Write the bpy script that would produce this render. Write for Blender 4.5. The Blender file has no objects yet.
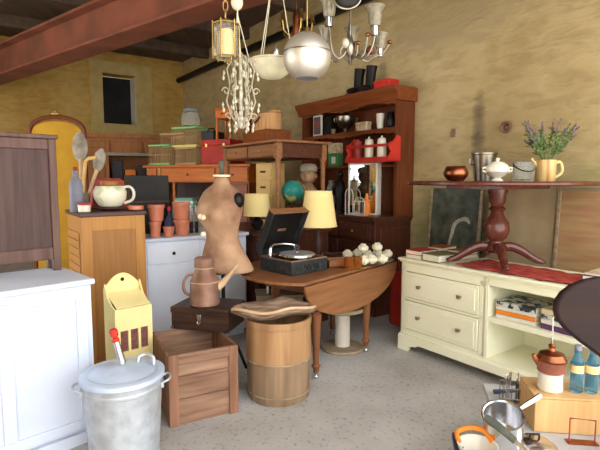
import bpy, bmesh, math, random
from mathutils import Vector, Matrix
random.seed(7)
R = math.radians; PI = math.pi
scn = bpy.context.scene
C = scn.collection

# ---------------------------------------------------------------- camera, light, exposure
H = 1.4; FL = 480.0; PITCH = math.atan(46/480)
cam_d = bpy.data.cameras.new('camera'); cam = bpy.data.objects.new('camera', cam_d); C.objects.link(cam)
cam.location = (0, 0, H); cam.rotation_euler = (PI/2 - PITCH, 0, 0)
cam_d.sensor_width = 36; cam_d.lens = 36*FL/600; cam_d.clip_start = 0.02
scn.camera = cam
scn.view_settings.view_transform = 'Standard'; scn.view_settings.look = 'None'
scn.view_settings.exposure = 0.45; scn.view_settings.gamma = 1
w = bpy.data.worlds.new('sky'); scn.world = w; w.use_nodes = True
bg = w.node_tree.nodes['Background']; bg.inputs[0].default_value = (0.96, 0.96, 0.95, 1); bg.inputs[1].default_value = 3.3
sd = bpy.data.lights.new('sun', 'SUN'); sd.energy = 14.0; sd.angle = R(3); sd.color = (1.0, 0.9, 0.72)
sun = bpy.data.objects.new('sun', sd); C.objects.link(sun)

TH = R(35.5); SN, CS = math.sin(TH), math.cos(TH)
def uv(u, v, z=0.0):                       # room frame: u runs along the right-hand wall towards the doorway, v across the room
    return Vector((SN*u + CS*v, -CS*u + SN*v, z))
RA = -PI/2 + TH                            # things whose front looks across the room
RB = TH                                    # things whose front looks out to the doorway
sdir = uv(0.05, -0.30, 0) + Vector((0, 0, -1))   # the sun rakes past the doorway and lands outside only
sun.rotation_euler = sdir.to_track_quat('-Z', 'Y').to_euler()
def ray(px, py):
    a = (px-300)/FL; b = (225-py)/FL; c, s = math.cos(PITCH), math.sin(PITCH)
    return Vector((a, c + b*s, -s + b*c))
def at(px, py, Y):
    d = ray(px, py); t = Y/d.y; return Vector((d.x*t, Y, H + d.z*t))
def on(px, py, z):
    d = ray(px, py); t = (z-H)/d.z; return Vector((d.x*t, d.y*t, z))
def gx(px, Y, z=0.0): return Vector(((px-300)/FL*Y, Y, z))

# ---------------------------------------------------------------- materials
def base(name, rough=0.6, metal=0.0):
    m = bpy.data.materials.new(name); m.use_nodes = True
    p = m.node_tree.nodes['Principled BSDF']; p.inputs['Roughness'].default_value = rough; p.inputs['Specular IOR Level'].default_value = 0.5 if rough < 0.34 else 0.22; p.inputs['Metallic'].default_value = metal
    return m, m.node_tree, p
def mat(name, c1, c2=None, rough=0.6, metal=0.0, scale=6.0, stretch=(1,1,1), bump=0.0, detail=4, lo=0.35, hi=0.65):
    m, t, p = base(name, rough, metal)
    if c2 is None: c2 = tuple(x*0.86 for x in c1)
    tc = t.nodes.new('ShaderNodeTexCoord'); mp = t.nodes.new('ShaderNodeMapping'); mp.inputs['Scale'].default_value = stretch
    n = t.nodes.new('ShaderNodeTexNoise'); n.inputs['Scale'].default_value = scale; n.inputs['Detail'].default_value = detail
    r = t.nodes.new('ShaderNodeValToRGB'); r.color_ramp.elements[0].position = lo; r.color_ramp.elements[1].position = hi
    r.color_ramp.elements[0].color = (*c2, 1); r.color_ramp.elements[1].color = (*c1, 1)
    t.links.new(tc.outputs['Object'], mp.inputs[0]); t.links.new(mp.outputs[0], n.inputs['Vector'])
    t.links.new(n.outputs['Fac'], r.inputs[0]); t.links.new(r.outputs[0], p.inputs['Base Color'])
    if bump:
        b = t.nodes.new('ShaderNodeBump'); b.inputs['Strength'].default_value = bump; b.inputs['Distance'].default_value = 0.01
        t.links.new(n.outputs['Fac'], b.inputs['Height']); t.links.new(b.outputs[0], p.inputs['Normal'])
    return m
def wood(name, c1, c2, rough=0.45, axis='z', scale=5.0, bump=0.15):
    s = {'x': (0.5, 7, 7), 'y': (7, 0.5, 7), 'z': (7, 7, 0.5)}[axis]
    return mat(name, c1, c2, rough, 0, scale, s, bump, 6, 0.3, 0.7)
def glass(name, col, alpha_rough=0.05):
    m, t, p = base(name, alpha_rough); p.inputs['Base Color'].default_value = (*col, 1); p.inputs['Transmission Weight'].default_value = 0.9; p.inputs['IOR'].default_value = 1.15
    return m
M = {}
M['white_paint'] = mat('white_paint', (0.64, 0.70, 0.83), (0.57, 0.63, 0.76), 0.45, scale=3)  # the blue cast of the sky light is put into this paint colour
M['buffet_paint'] = mat('buffet_paint', (0.80, 0.86, 0.98), (0.72, 0.78, 0.92), 0.5, scale=3)
M['cream_paint'] = mat('cream_paint', (0.88, 0.86, 0.66), (0.83, 0.81, 0.58), 0.4, scale=2)
M['yellow_paint'] = mat('yellow_paint', (0.80, 0.69, 0.33), (0.72, 0.60, 0.27), 0.5, scale=5)
M['maple'] = wood('maple', (0.48, 0.235, 0.065), (0.39, 0.175, 0.042), 0.4)
M['maple_dark'] = wood('maple_dark', (0.36, 0.165, 0.048), (0.29, 0.125, 0.033), 0.4)
M['dark_top'] = wood('dark_top', (0.11, 0.06, 0.05), (0.06, 0.03, 0.025), 0.4, 'x')
M['grey_brown'] = wood('grey_brown', (0.095, 0.055, 0.05), (0.055, 0.03, 0.028), 0.5)
M['frame_brown'] = wood('frame_brown', (0.15, 0.085, 0.07), (0.085, 0.045, 0.038), 0.45)
M['walnut'] = wood('walnut', (0.105, 0.034, 0.018), (0.055, 0.018, 0.011), 0.35)
M['walnut_x'] = wood('walnut_x', (0.11, 0.037, 0.02), (0.06, 0.02, 0.012), 0.35, 'x')
M['cherry'] = wood('cherry', (0.26, 0.075, 0.022), (0.155, 0.04, 0.012), 0.35, 'x')
M['cherry_z'] = wood('cherry_z', (0.175, 0.05, 0.018), (0.105, 0.028, 0.010), 0.4)
M['mahogany'] = wood('mahogany', (0.13, 0.033, 0.02), (0.07, 0.018, 0.012), 0.25)
M['dark_wood'] = wood('dark_wood', (0.055, 0.025, 0.02), (0.03, 0.014, 0.012), 0.5)
M['tilt_wood'] = wood('tilt_wood', (0.018, 0.006, 0.006), (0.009, 0.0035, 0.0035), 0.6, 'x')
M['pale_carved'] = mat('pale_carved', (0.36, 0.33, 0.28), (0.18, 0.15, 0.12), 0.7, scale=14)
M['orange_wood'] = wood('orange_wood', (0.54, 0.15, 0.010), (0.40, 0.095, 0.008), 0.4, 'x')
M['console_wood'] = wood('console_wood', (0.32, 0.15, 0.065), (0.20, 0.085, 0.035), 0.5, 'x')
M['oak'] = wood('oak', (0.29, 0.125, 0.05), (0.19, 0.075, 0.03), 0.36, 'x')
M['oak_z'] = wood('oak_z', (0.25, 0.10, 0.042), (0.16, 0.06, 0.025), 0.38)
M['crate_wood'] = wood('crate_wood', (0.36, 0.215, 0.14), (0.15, 0.075, 0.045), 0.75, 'x', 4, 0.4)
M['crate_wood_z'] = wood('crate_wood_z', (0.33, 0.165, 0.10), (0.14, 0.062, 0.035), 0.75, 'z', 4, 0.4)
M['old_box'] = wood('old_box', (0.075, 0.036, 0.022), (0.02, 0.011, 0.009), 0.4, 'x', 5)
M['grey_wood'] = wood('grey_wood', (0.36, 0.28, 0.18), (0.22, 0.16, 0.10), 0.8, 'x', 6, 0.4)
M['pine'] = wood('pine', (0.66, 0.42, 0.19), (0.55, 0.32, 0.13), 0.6)
M['cream_wood'] = wood('cream_wood', (0.62, 0.42, 0.16), (0.52, 0.33, 0.11), 0.5, 'x')
M['panel_wood'] = wood('panel_wood', (0.30, 0.12, 0.035), (0.20, 0.075, 0.022), 0.6)
M['ochre'] = mat('ochre', (0.50, 0.28, 0.022), (0.38, 0.20, 0.014), 0.7, scale=3)
M['terracotta'] = mat('terracotta', (0.66, 0.235, 0.14), (0.54, 0.17, 0.095), 0.33, scale=8)
M['steel'] = mat('steel', (0.75, 0.76, 0.78), (0.6, 0.6, 0.62), 0.22, 1.0, scale=4)
M['nickel'] = mat('nickel', (0.36, 0.33, 0.28), (0.22, 0.20, 0.17), 0.3, 1.0, scale=8)
M['brass'] = mat('brass', (0.55, 0.38, 0.13), (0.35, 0.22, 0.07), 0.4, 1.0, scale=10)
M['copper'] = mat('copper', (0.45, 0.16, 0.07), (0.24, 0.08, 0.04), 0.32, 1.0, scale=10)
M['zinc'] = mat('zinc', (0.56, 0.60, 0.66), (0.42, 0.45, 0.49), 0.45, 0.5, scale=16, detail=9, bump=0.1)
M['zinc_lid'] = mat('zinc_lid', (0.60, 0.70, 0.86), (0.48, 0.58, 0.74), 0.4, 0.25, scale=7, detail=6)
M['rust'] = mat('rust', (0.31, 0.18, 0.13), (0.17, 0.085, 0.055), 0.45, 0.3, scale=7, detail=7, bump=0.2)
M['black'] = mat('black', (0.014, 0.012, 0.012), (0.007, 0.006, 0.006), 0.4, scale=6)
M['leather'] = mat('leather', (0.036, 0.04, 0.042), (0.015, 0.017, 0.019), 0.45, scale=30, bump=0.2)
M['felt'] = mat('felt', (0.34, 0.34, 0.33), (0.27, 0.27, 0.27), 0.5, 0.3, scale=10)
M['red'] = mat('red', (0.62, 0.045, 0.03), (0.48, 0.03, 0.02), 0.4, scale=5)
M['red_deep'] = mat('red_deep', (0.42, 0.028, 0.015), (0.30, 0.018, 0.012), 0.5, scale=5)
M['red_cloth'] = mat('red_cloth', (0.50, 0.085, 0.06), (0.30, 0.035, 0.03), 0.8, scale=16, bump=0.3)
M['enamel'] = mat('enamel', (0.74, 0.71, 0.62), (0.66, 0.63, 0.54), 0.3, scale=5)
M['white_iron'] = mat('white_iron', (0.48, 0.44, 0.34), (0.38, 0.34, 0.25), 0.5, scale=9)
M['ivory'] = mat('ivory', (0.80, 0.76, 0.58), (0.66, 0.62, 0.44), 0.45, scale=12)
M['paper'] = mat('paper', (0.78, 0.74, 0.62), (0.66, 0.62, 0.50), 0.8, scale=(40), stretch=(0.2, 0.2, 6))
M['bark'] = mat('bark', (0.36, 0.25, 0.17), (0.15, 0.09, 0.06), 0.85, scale=8, stretch=(1, 4, 4), bump=0.6, detail=8)
M['bark_edge'] = mat('bark_edge', (0.62, 0.44, 0.28), (0.44, 0.28, 0.16), 0.7, scale=8)
M['barrel'] = wood('barrel', (0.46, 0.27, 0.13), (0.26, 0.13, 0.06), 0.6, 'z', 2.5, 0.3)
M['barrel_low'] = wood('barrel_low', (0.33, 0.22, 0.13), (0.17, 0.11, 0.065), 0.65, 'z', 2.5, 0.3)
M['canvas'] = mat('canvas', (0.44, 0.27, 0.165), (0.15, 0.062, 0.033), 0.55, scale=3.2, detail=10, bump=0.3, lo=0.36, hi=0.60)
M['plaster_chip'] = mat('plaster_chip', (0.78, 0.66, 0.46), None, 0.8)
M['shade_yellow'] = mat('shade_yellow', (0.85, 0.70, 0.34), (0.78, 0.62, 0.27), 0.8, scale=3)
M['stone'] = mat('stone', (0.34, 0.20, 0.11), (0.10, 0.065, 0.045), 0.7, scale=10, bump=0.3)
M['hat_grey'] = mat('hat_grey', (0.22, 0.19, 0.14), None, 0.8)
M['globe'] = mat('globe', (0.02, 0.20, 0.17), (0.40, 0.33, 0.10), 0.35, scale=9, detail=3, lo=0.43, hi=0.47)
M['leaf'] = mat('leaf', (0.16, 0.24, 0.08), (0.09, 0.15, 0.05), 0.6, scale=20)
M['lavender'] = mat('lavender', (0.20, 0.14, 0.19), (0.13, 0.10, 0.12), 0.8, scale=20)
M['lavender_pink'] = mat('lavender_pink', (0.28, 0.13, 0.14), None, 0.8, scale=20)
M['cup'] = mat('cup', (0.76, 0.74, 0.58), (0.45, 0.52, 0.30), 0.3, scale=11, detail=3, lo=0.36, hi=0.46)
M['tureen'] = mat('tureen', (0.80, 0.76, 0.62), (0.55, 0.34, 0.22), 0.25, scale=22, detail=2, lo=0.30, hi=0.36)
M['bluegrey'] = mat('bluegrey', (0.25, 0.26, 0.33), (0.19, 0.19, 0.25), 0.4, scale=6)
M['pink_red'] = mat('pink_red', (0.46, 0.085, 0.075), (0.33, 0.05, 0.05), 0.5, scale=5)
M['green_wire'] = mat('green_wire', (0.22, 0.55, 0.20), None, 0.5)
M['yellow_wire'] = mat('yellow_wire', (0.75, 0.66, 0.18), None, 0.5)
M['brown_wire'] = mat('brown_wire', (0.50, 0.33, 0.16), None, 0.6)
M['wicker'] = wood('wicker', (0.58, 0.34, 0.15), (0.42, 0.22, 0.09), 0.7)
M['teal'] = mat('teal', (0.18, 0.40, 0.33), None, 0.6)
M['green'] = mat('green', (0.08, 0.28, 0.10), (0.05, 0.18, 0.06), 0.5)
M['navy'] = mat('navy', (0.05, 0.055, 0.12), None, 0.5)
M['olive'] = mat('olive', (0.24, 0.21, 0.10), None, 0.7)
M['orange'] = mat('orange', (0.85, 0.25, 0.03), None, 0.5)
M['purple'] = mat('purple', (0.12, 0.05, 0.12), None, 0.5)
M['pattern_cover'] = mat('pattern_cover', (0.60, 0.58, 0.50), (0.03, 0.04, 0.05), 0.5, scale=22, detail=2, lo=0.47, hi=0.53)
M['cover_beige'] = mat('cover_beige', (0.62, 0.52, 0.32), (0.45, 0.30, 0.20), 0.6, scale=20, lo=0.4, hi=0.5)
M['slate'] = mat('slate', (0.12, 0.13, 0.10), (0.045, 0.052, 0.044), 0.6, scale=9, detail=8)
M['chalk'] = mat('chalk', (0.50, 0.50, 0.42), (0.3, 0.3, 0.26), 0.9, scale=20)
M['board_tan'] = mat('board_tan', (0.42, 0.33, 0.19), (0.33, 0.24, 0.14), 0.9, scale=4, detail=8)
M['board_pink'] = mat('board_pink', (0.31, 0.16, 0.085), (0.37, 0.25, 0.12), 0.9, scale=7, stretch=(0.4, 1, 3), detail=6)
M['blue_glass'] = glass('blue_glass', (0.25, 0.55, 0.85))
M['clear_glass'] = glass('clear_glass', (0.92, 0.95, 0.93))
M['amber_glass'] = glass('amber_glass', (0.75, 0.35, 0.08))
M['frost'] = mat('frost', (0.48, 0.44, 0.33), (0.30, 0.27, 0.19), 0.25, scale=30); M['frost'].node_tree.nodes['Principled BSDF'].inputs['Transmission Weight'].default_value = 0.5
M['crystal'] = mat('crystal', (0.66, 0.62, 0.50), (0.4, 0.38, 0.28), 0.15, scale=30)
M['mirror'] = base('mirror', 0.03, 1.0)[0]; M['mirror'].node_tree.nodes['Principled BSDF'].inputs['Base Color'].default_value = (0.9, 0.93, 0.95, 1)
M['chrome'] = base('chrome', 0.5, 1.0)[0]; M['chrome'].node_tree.nodes['Principled BSDF'].inputs['Base Color'].default_value = (0.86, 0.84, 0.78, 1)
M['burlap'] = mat('burlap', (0.22, 0.08, 0.07), (0.12, 0.05, 0.05), 0.9, scale=60)

def wall_mat(name, cols, stain=None, streak=False):
    m, t, p = base(name, 0.92)
    tc = t.nodes.new('ShaderNodeTexCoord')
    n1 = t.nodes.new('ShaderNodeTexNoise'); n1.inputs['Scale'].default_value = 0.9; n1.inputs['Detail'].default_value = 9; n1.inputs['Roughness'].default_value = 0.65
    r = t.nodes.new('ShaderNodeValToRGB'); e = r.color_ramp.elements
    e[0].position = 0.30; e[0].color = (*cols[0], 1); e[1].position = 0.72; e[1].color = (*cols[2], 1)
    x = e.new(0.5); x.color = (*cols[1], 1)
    t.links.new(tc.outputs['Object'], n1.inputs['Vector']); t.links.new(n1.outputs['Fac'], r.inputs[0])
    mp = t.nodes.new('ShaderNodeMapping'); mp.inputs['Scale'].default_value = (5, 5, 14)
    n2 = t.nodes.new('ShaderNodeTexNoise'); n2.inputs['Scale'].default_value = 1.1; n2.inputs['Detail'].default_value = 6; n2.inputs['Distortion'].default_value = 0.5
    t.links.new(tc.outputs['Object'], mp.inputs[0]); t.links.new(mp.outputs[0], n2.inputs['Vector'])
    mx = t.nodes.new('ShaderNodeMix'); mx.data_type = 'RGBA'; mx.blend_type = 'MULTIPLY'; mx.inputs[0].default_value = 0.45
    r2 = t.nodes.new('ShaderNodeValToRGB'); r2.color_ramp.elements[0].color = (0.66, 0.62, 0.56, 1); r2.color_ramp.elements[0].position = 0.36; r2.color_ramp.elements[1].position = 0.56
    t.links.new(n2.outputs['Fac'], r2.inputs[0]); t.links.new(r.outputs[0], mx.inputs[6]); t.links.new(r2.outputs[0], mx.inputs[7])
    out = mx.outputs[2]
    if stain:                                # damp marks: (u, z, half width, half height, colour)
        sep = t.nodes.new('ShaderNodeSeparateXYZ'); t.links.new(tc.outputs['Object'], sep.inputs[0])
        def mth(op, a, b=None):
            q = t.nodes.new('ShaderNodeMath'); q.operation = op
            for i, vv in enumerate((a, b)):
                if vv is None: continue
                if isinstance(vv, (int, float)): q.inputs[i].default_value = vv
                else: t.links.new(vv, q.inputs[i])
            return q.outputs[0]
        for (su, sz, hw, hh, cc) in stain:
            dx = mth('MULTIPLY', mth('SUBTRACT', sep.outputs['X'], su), 1/hw); dz = mth('MULTIPLY', mth('SUBTRACT', sep.outputs['Z'], sz), 1/hh)
            d2 = mth('ADD', mth('MULTIPLY', dx, dx), mth('MULTIPLY', dz, dz))
            d2 = mth('ADD', d2, mth('MULTIPLY', mth('SUBTRACT', n2.outputs['Fac'], 0.5), 1.6))
            f = mth('SUBTRACT', 1.0, d2); q = t.nodes.new('ShaderNodeClamp'); t.links.new(f, q.inputs[0])
            m2 = t.nodes.new('ShaderNodeMix'); m2.data_type = 'RGBA'; t.links.new(q.outputs[0], m2.inputs[0]); t.links.new(out, m2.inputs[6]); m2.inputs[7].default_value = (*cc, 1)
            out = m2.outputs[2]
    t.links.new(out, p.inputs['Base Color'])
    b = t.nodes.new('ShaderNodeBump'); b.inputs['Strength'].default_value = 0.5; b.inputs['Distance'].default_value = 0.03
    t.links.new(n2.outputs['Fac'], b.inputs['Height']); t.links.new(b.outputs[0], p.inputs['Normal'])
    return m
def floor_mat():
    m, t, p = base('floor_concrete', 0.9)
    tc = t.nodes.new('ShaderNodeTexCoord')
    def nz(sc, det, a, bcol, lo, hi):
        n = t.nodes.new('ShaderNodeTexNoise'); n.inputs['Scale'].default_value = sc; n.inputs['Detail'].default_value = det
        r = t.nodes.new('ShaderNodeValToRGB'); r.color_ramp.elements[0].position = lo; r.color_ramp.elements[1].position = hi
        r.color_ramp.elements[0].color = (*a, 1); r.color_ramp.elements[1].color = (*bcol, 1)
        t.links.new(tc.outputs['Object'], n.inputs['Vector']); t.links.new(n.outputs['Fac'], r.inputs[0]); return r.outputs[0], n.outputs['Fac']
    c1, _ = nz(1.6, 8, (0.36, 0.34, 0.315), (0.52, 0.505, 0.485), 0.35, 0.65)
    c2, f2 = nz(38, 6, (0.5, 0.47, 0.45), (1, 1, 1), 0.34, 0.43)
    mx = t.nodes.new('ShaderNodeMix'); mx.data_type = 'RGBA'; mx.blend_type = 'MULTIPLY'; mx.inputs[0].default_value = 0.6
    t.links.new(c1, mx.inputs[6]); t.links.new(c2, mx.inputs[7]); t.links.new(mx.outputs[2], p.inputs['Base Color'])
    b = t.nodes.new('ShaderNodeBump'); b.inputs['Strength'].default_value = 0.35; b.inputs['Distance'].default_value = 0.01; t.links.new(f2, b.inputs['Height']); t.links.new(b.outputs[0], p.inputs['Normal'])
    return m
M['floor'] = floor_mat()
M['pave'] = wall_mat('pavement', [(0.45, 0.43, 0.40), (0.52, 0.50, 0.46), (0.58, 0.55, 0.52)])
M['back_wall'] = wall_mat('back_wall_plaster', [(0.42, 0.25, 0.06), (0.52, 0.34, 0.10), (0.58, 0.41, 0.15)])
M['ceiling_grey'] = wall_mat('ceiling_concrete', [(0.16, 0.155, 0.14), (0.24, 0.23, 0.215), (0.34, 0.33, 0.31)])
M['ceiling_brown'] = wood('ceiling_boards', (0.13, 0.085, 0.06), (0.06, 0.045, 0.038), 0.8, 'y', 1.0)
M['beam_red'] = mat('beam_red', (0.23, 0.075, 0.045), (0.13, 0.05, 0.032), 0.8, scale=2.5, detail=9, lo=0.3)

# ---------------------------------------------------------------- mesh helpers
class B:
    def __init__(s): s.bm = bmesh.new()
    def _m(s, vs, mt):
        if mt is not None: bmesh.ops.transform(s.bm, matrix=mt, verts=vs)
        return s
    def box(s, x0, x1, y0, y1, z0, z1, mt=None):
        g = bmesh.ops.create_cube(s.bm, size=1)['verts']
        for v in g: v.co = Vector((x0 if v.co.x < 0 else x1, y0 if v.co.y < 0 else y1, z0 if v.co.z < 0 else z1))
        return s._m(g, mt)
    def lathe(s, prof, c=(0, 0, 0), n=28, mt=None, cap=True):
        rings = []; new = []
        for r, z in prof:
            ring = [s.bm.verts.new((c[0]+r*math.cos(2*PI*k/n), c[1]+r*math.sin(2*PI*k/n), c[2]+z)) for k in range(n)]
            rings.append(ring); new += ring
        for a, b in zip(rings, rings[1:]):
            for k in range(n): s.bm.faces.new((a[k], a[(k+1) % n], b[(k+1) % n], b[k]))
        if cap:
            s.bm.faces.new(rings[0][::-1]); s.bm.faces.new(rings[-1])
        return s._m(new, mt)
    def tube(s, pts, r, n=8, closed=False, mt=None):
        pts = [Vector(p) for p in pts]; N = len(pts); new = []; rings = []
        rr = r if isinstance(r, (list, tuple)) else [r]*N
        up = None
        for i, p in enumerate(pts):
            a = pts[(i-1) % N] if (closed or i > 0) else p; b = pts[(i+1) % N] if (closed or i < N-1) else p
            t = (b-a).normalized()
            if up is None: up = Vector((0, 0, 1)) if abs(t.z) < 0.9 else Vector((1, 0, 0))
            sd_ = t.cross(up)
            if sd_.length < 1e-4: sd_ = t.cross(Vector((1, 0.1, 0)))
            sd_.normalize(); up = sd_.cross(t).normalized()
            ring = [s.bm.verts.new(p + (sd_*math.cos(2*PI*k/n) + up*math.sin(2*PI*k/n))*rr[i]) for k in range(n)]
            rings.append(ring); new += ring
        pairs = list(zip(rings, rings[1:])) + ([(rings[-1], rings[0])] if closed else [])
        for a, b in pairs:
            for k in range(n): s.bm.faces.new((a[k], a[(k+1) % n], b[(k+1) % n], b[k]))
        if not closed:
            s.bm.faces.new(rings[0][::-1]); s.bm.faces.new(rings[-1])
        return s._m(new, mt)
    def stube(s, pts, r, n=8, mt=None, q=5):            # a tube eased through its points
        pts = [Vector(p) for p in pts]; N = len(pts); rr = r if isinstance(r, (list, tuple)) else [r]*N; P = []; W = []
        for i in range(N-1):
            p0 = pts[max(i-1, 0)]; p1 = pts[i]; p2 = pts[i+1]; p3 = pts[min(i+2, N-1)]
            for k in range(q):
                t = k/q; P.append(0.5*((2*p1) + (p2-p0)*t + (2*p0-5*p1+4*p2-p3)*t*t + (3*p1-p0-3*p2+p3)*t**3)); W.append(rr[i]*(1-t)+rr[i+1]*t)
        P.append(pts[-1]); W.append(rr[-1])
        return s.tube(P, W, n, False, mt)
    def sph(s, c, r, n=16, mt=None):
        rx, ry, rz = (r, r, r) if isinstance(r, (int, float)) else r
        g = bmesh.ops.create_uvsphere(s.bm, u_segments=n, v_segments=max(6, n*2//3), radius=1)['verts']
        for v in g: v.co = Vector((c[0]+v.co.x*rx, c[1]+v.co.y*ry, c[2]+v.co.z*rz))
        return s._m(g, mt)
    def prism(s, poly, d0, d1, plane='xz', mt=None):   # polygon in a plane, pushed through its normal
        f = {'xz': lambda a, b, d: (a, d, b), 'xy': lambda a, b, d: (a, b, d), 'yz': lambda a, b, d: (d, a, b)}[plane]
        A = [s.bm.verts.new(f(a, b, d0)) for a, b in poly]; Bv = [s.bm.verts.new(f(a, b, d1)) for a, b in poly]
        s.bm.faces.new(A); s.bm.faces.new(Bv[::-1]); n = len(poly)
        for k in range(n): s.bm.faces.new((A[k], Bv[k], Bv[(k+1) % n], A[(k+1) % n]))
        return s._m(A+Bv, mt)
    def done(s, name, m, parent=None, bev=0.0, smooth=True, angle=35):
        bmesh.ops.recalc_face_normals(s.bm, faces=s.bm.faces)
        me = bpy.data.meshes.new(name); s.bm.to_mesh(me); s.bm.free()
        o = bpy.data.objects.new(name, me); C.objects.link(o)
        me.materials.append(M[m] if isinstance(m, str) else m)
        if smooth:
            for p in me.polygons: p.use_smooth = True
            me.set_sharp_from_angle(angle=R(angle))
        if bev:
            b = o.modifiers.new('bevel', 'BEVEL'); b.width = bev; b.segments = 2; b.limit_method = 'ANGLE'; b.angle_limit = R(50)
        if parent: o.parent = parent
        return o
def thing(name, label, cat, loc, rz=0.0, group=None):
    o = bpy.data.objects.new(name, None); C.objects.link(o); o.empty_display_size = 0.05
    o.location = loc; o.rotation_euler = (0, 0, rz); o['label'] = label; o['category'] = cat
    if group: o['group'] = group
    return o
def tag(o, label, cat, loc=None, rz=None, group=None):
    o['label'] = label; o['category'] = cat
    if loc is not None: o.location = loc
    if rz is not None: o.rotation_euler = (0, 0, rz)
    if group: o['group'] = group
    return o
def struct(o): o['kind'] = 'structure'; return o
def dup(root, label, loc, rz=None, scale=None):
    r = root.copy(); C.objects.link(r); r.location = loc; r['label'] = label
    if rz is not None: r.rotation_euler = (0, 0, rz)
    if scale: r.scale = scale
    for ch in root.children:
        c = ch.copy(); C.objects.link(c); c.parent = r
        for g in ch.children:
            d = g.copy(); C.objects.link(d); d.parent = c
    return r
def leg_prof(h, r=0.03, sq=0.0):
    return [(r*0.55, 0), (r*0.62, h*0.05), (r*0.95, h*0.09), (r*0.6, h*0.12), (r*0.65, h*0.3), (r, h*0.72), (r*1.05, h*0.78), (r*0.75, h*0.80), (r*1.1, h*0.84), (r*0.8, h*0.86), (r*1.1, h*0.9), (r*1.1, h)]

# ---------------------------------------------------------------- the room
UB, VW, VL, ZC = -9.63, 3.91, -1.7, 3.78
def slab(name, m, u0, u1, v0, v1, z0, z1, bev=0):
    o = B().box(u0, u1, v0, v1, z0, z1).done(name, m, None, bev, smooth=False); o.rotation_euler = (0, 0, RA); return struct(o)
M['right_wall'] = wall_mat('right_wall_plaster', [(0.40, 0.30, 0.14), (0.50, 0.39, 0.20), (0.57, 0.46, 0.26)],
    [(-2.672, 1.76, 0.085, 0.50, (0.17, 0.13, 0.08)), (-3.05, 2.9, 0.9, 0.35, (0.42, 0.33, 0.19)), (-1.2, 1.45, 0.7, 0.22, (0.36, 0.32, 0.14)), (-3.2, 0.95, 0.25, 0.5, (0.30, 0.29, 0.13))])
slab('floor', 'floor', UB-0.3, 0.3, VL-0.2, VW+0.2, -0.1, 0)
slab('ground', 'pave', 0.3, 14, -14, 14, -0.1, 0)
slab('yard', 'pave', UB-6, 0.3, -14, VL-0.2, -0.1, 0)
slab('wall_right', M['right_wall'], UB-0.2, 0.2, VW, VW+0.2, 0, ZC)
# the left-hand wall has a wide open bay (never in the picture) that lets the daylight in
b = B(); b.box(UB-0.2, -7.2, VL-0.2, VL, 0, ZC); b.box(-3.4, 0.2, VL-0.2, VL, 0, ZC); b.box(-7.2, -3.4, VL-0.2, VL, 2.8, ZC)
o = b.done('wall_left', 'back_wall', None, 0, smooth=False); o.rotation_euler = (0, 0, RA); struct(o)
# back wall with a small unglazed window opening
wc = (at(103, 73, 1), at(130, 73, 1))
def back_pt(px, py):                        # the point of the back wall seen at a pixel
    d = ray(px, py); uu = Vector((SN, -CS, 0)); t = UB/(d.dot(uu)); p = d*t; return p.dot(Vector((CS, SN, 0))), H+p.z
v0, _ = back_pt(103, 100); v1, _ = back_pt(136, 100); _, z1 = back_pt(118, 74.5); _, z0 = back_pt(118, 124)
def back_slab(b): 
    o = b.done('wall_back', 'back_wall', None, 0, smooth=False); o.rotation_euler = (0, 0, RA); return struct(o)
b = B(); b.box(UB-0.35, UB, VL-0.2, v0, 0, ZC); b.box(UB-0.35, UB, v1, VW+0.2, 0, ZC); b.box(UB-0.35, UB, v0, v1, 0, z0); b.box(UB-0.35, UB, v0, v1, z1, ZC)
back_slab(b)
M['surround'] = mat('surround_plaster', (0.52, 0.40, 0.17), (0.44, 0.33, 0.13), 0.9)
M['reveal'] = mat('reveal_plaster', (0.66, 0.64, 0.58), None, 0.9)
b = B(); f = 0.22
b.box(UB, UB+0.02, v0-f, v0, z0-f, z1+f); b.box(UB, UB+0.02, v1, v1+f+0.1, z0-f, z1+f); b.box(UB, UB+0.02, v0, v1, z0-f, z0); b.box(UB, UB+0.02, v0, v1, z1, z1+f)
o = b.done('window_1', 'surround', None, 0, smooth=False); o.rotation_euler = (0, 0, RA); struct(o)
o2 = B().box(UB-0.30, UB-0.003, v1-0.014, v1-0.002, z0+0.01, z1-0.01).done('window_reveal', 'reveal', o, 0, smooth=False)
o3 = B().box(UB-0.34, UB-0.30, v0+0.01, v1-0.01, z0+0.01, z1-0.01).done('window_dark', 'black', o, 0, smooth=False)  # black sheet standing in for the dark inside the opening
# ceiling: grey concrete this side of the beam, dark boards beyond
P0 = at(0, 80, 6.85); P1 = at(245, 0, 3.85); bd = (P1-P0); bd.z = 0; bd.normalize(); bn = Vector((-bd.y, bd.x, 0))
def poly_slab(name, m, pts, z0, z1):
    b = B(); A = [b.bm.verts.new((p.x, p.y, z0)) for p in pts]; D = [b.bm.verts.new((p.x, p.y, z1)) for p in pts]
    b.bm.faces.new(A); b.bm.faces.new(D[::-1])
    for k in range(len(pts)): b.bm.faces.new((A[k], D[k], D[(k+1) % len(pts)], A[(k+1) % len(pts)]))
    return struct(b.done(name, m, None, 0, smooth=False))
def hit_u(u):                               # beam line meets u = const
    uu = Vector((SN, -CS, 0)); t = (u - P0.dot(uu))/bd.dot(uu); return P0 + bd*t
def hit_v(v):
    vv = Vector((CS, SN, 0)); t = (v - P0.dot(vv))/bd.dot(vv); return P0 + bd*t
A_ = hit_v(VL-0.2); Bq = hit_u(0.2); Cq = hit_u(UB-0.3)
poly_slab('ceiling', 'ceiling_grey', [uv(0.2, VL-0.2), Bq, Cq, uv(UB-0.3, VL-0.2)], ZC, ZC+0.1)
poly_slab('ceiling_boards', 'ceiling_brown', [Cq, Bq, uv(0.2, VW+0.2), uv(UB-0.3, VW+0.2)], ZC, ZC+0.1)
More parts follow.
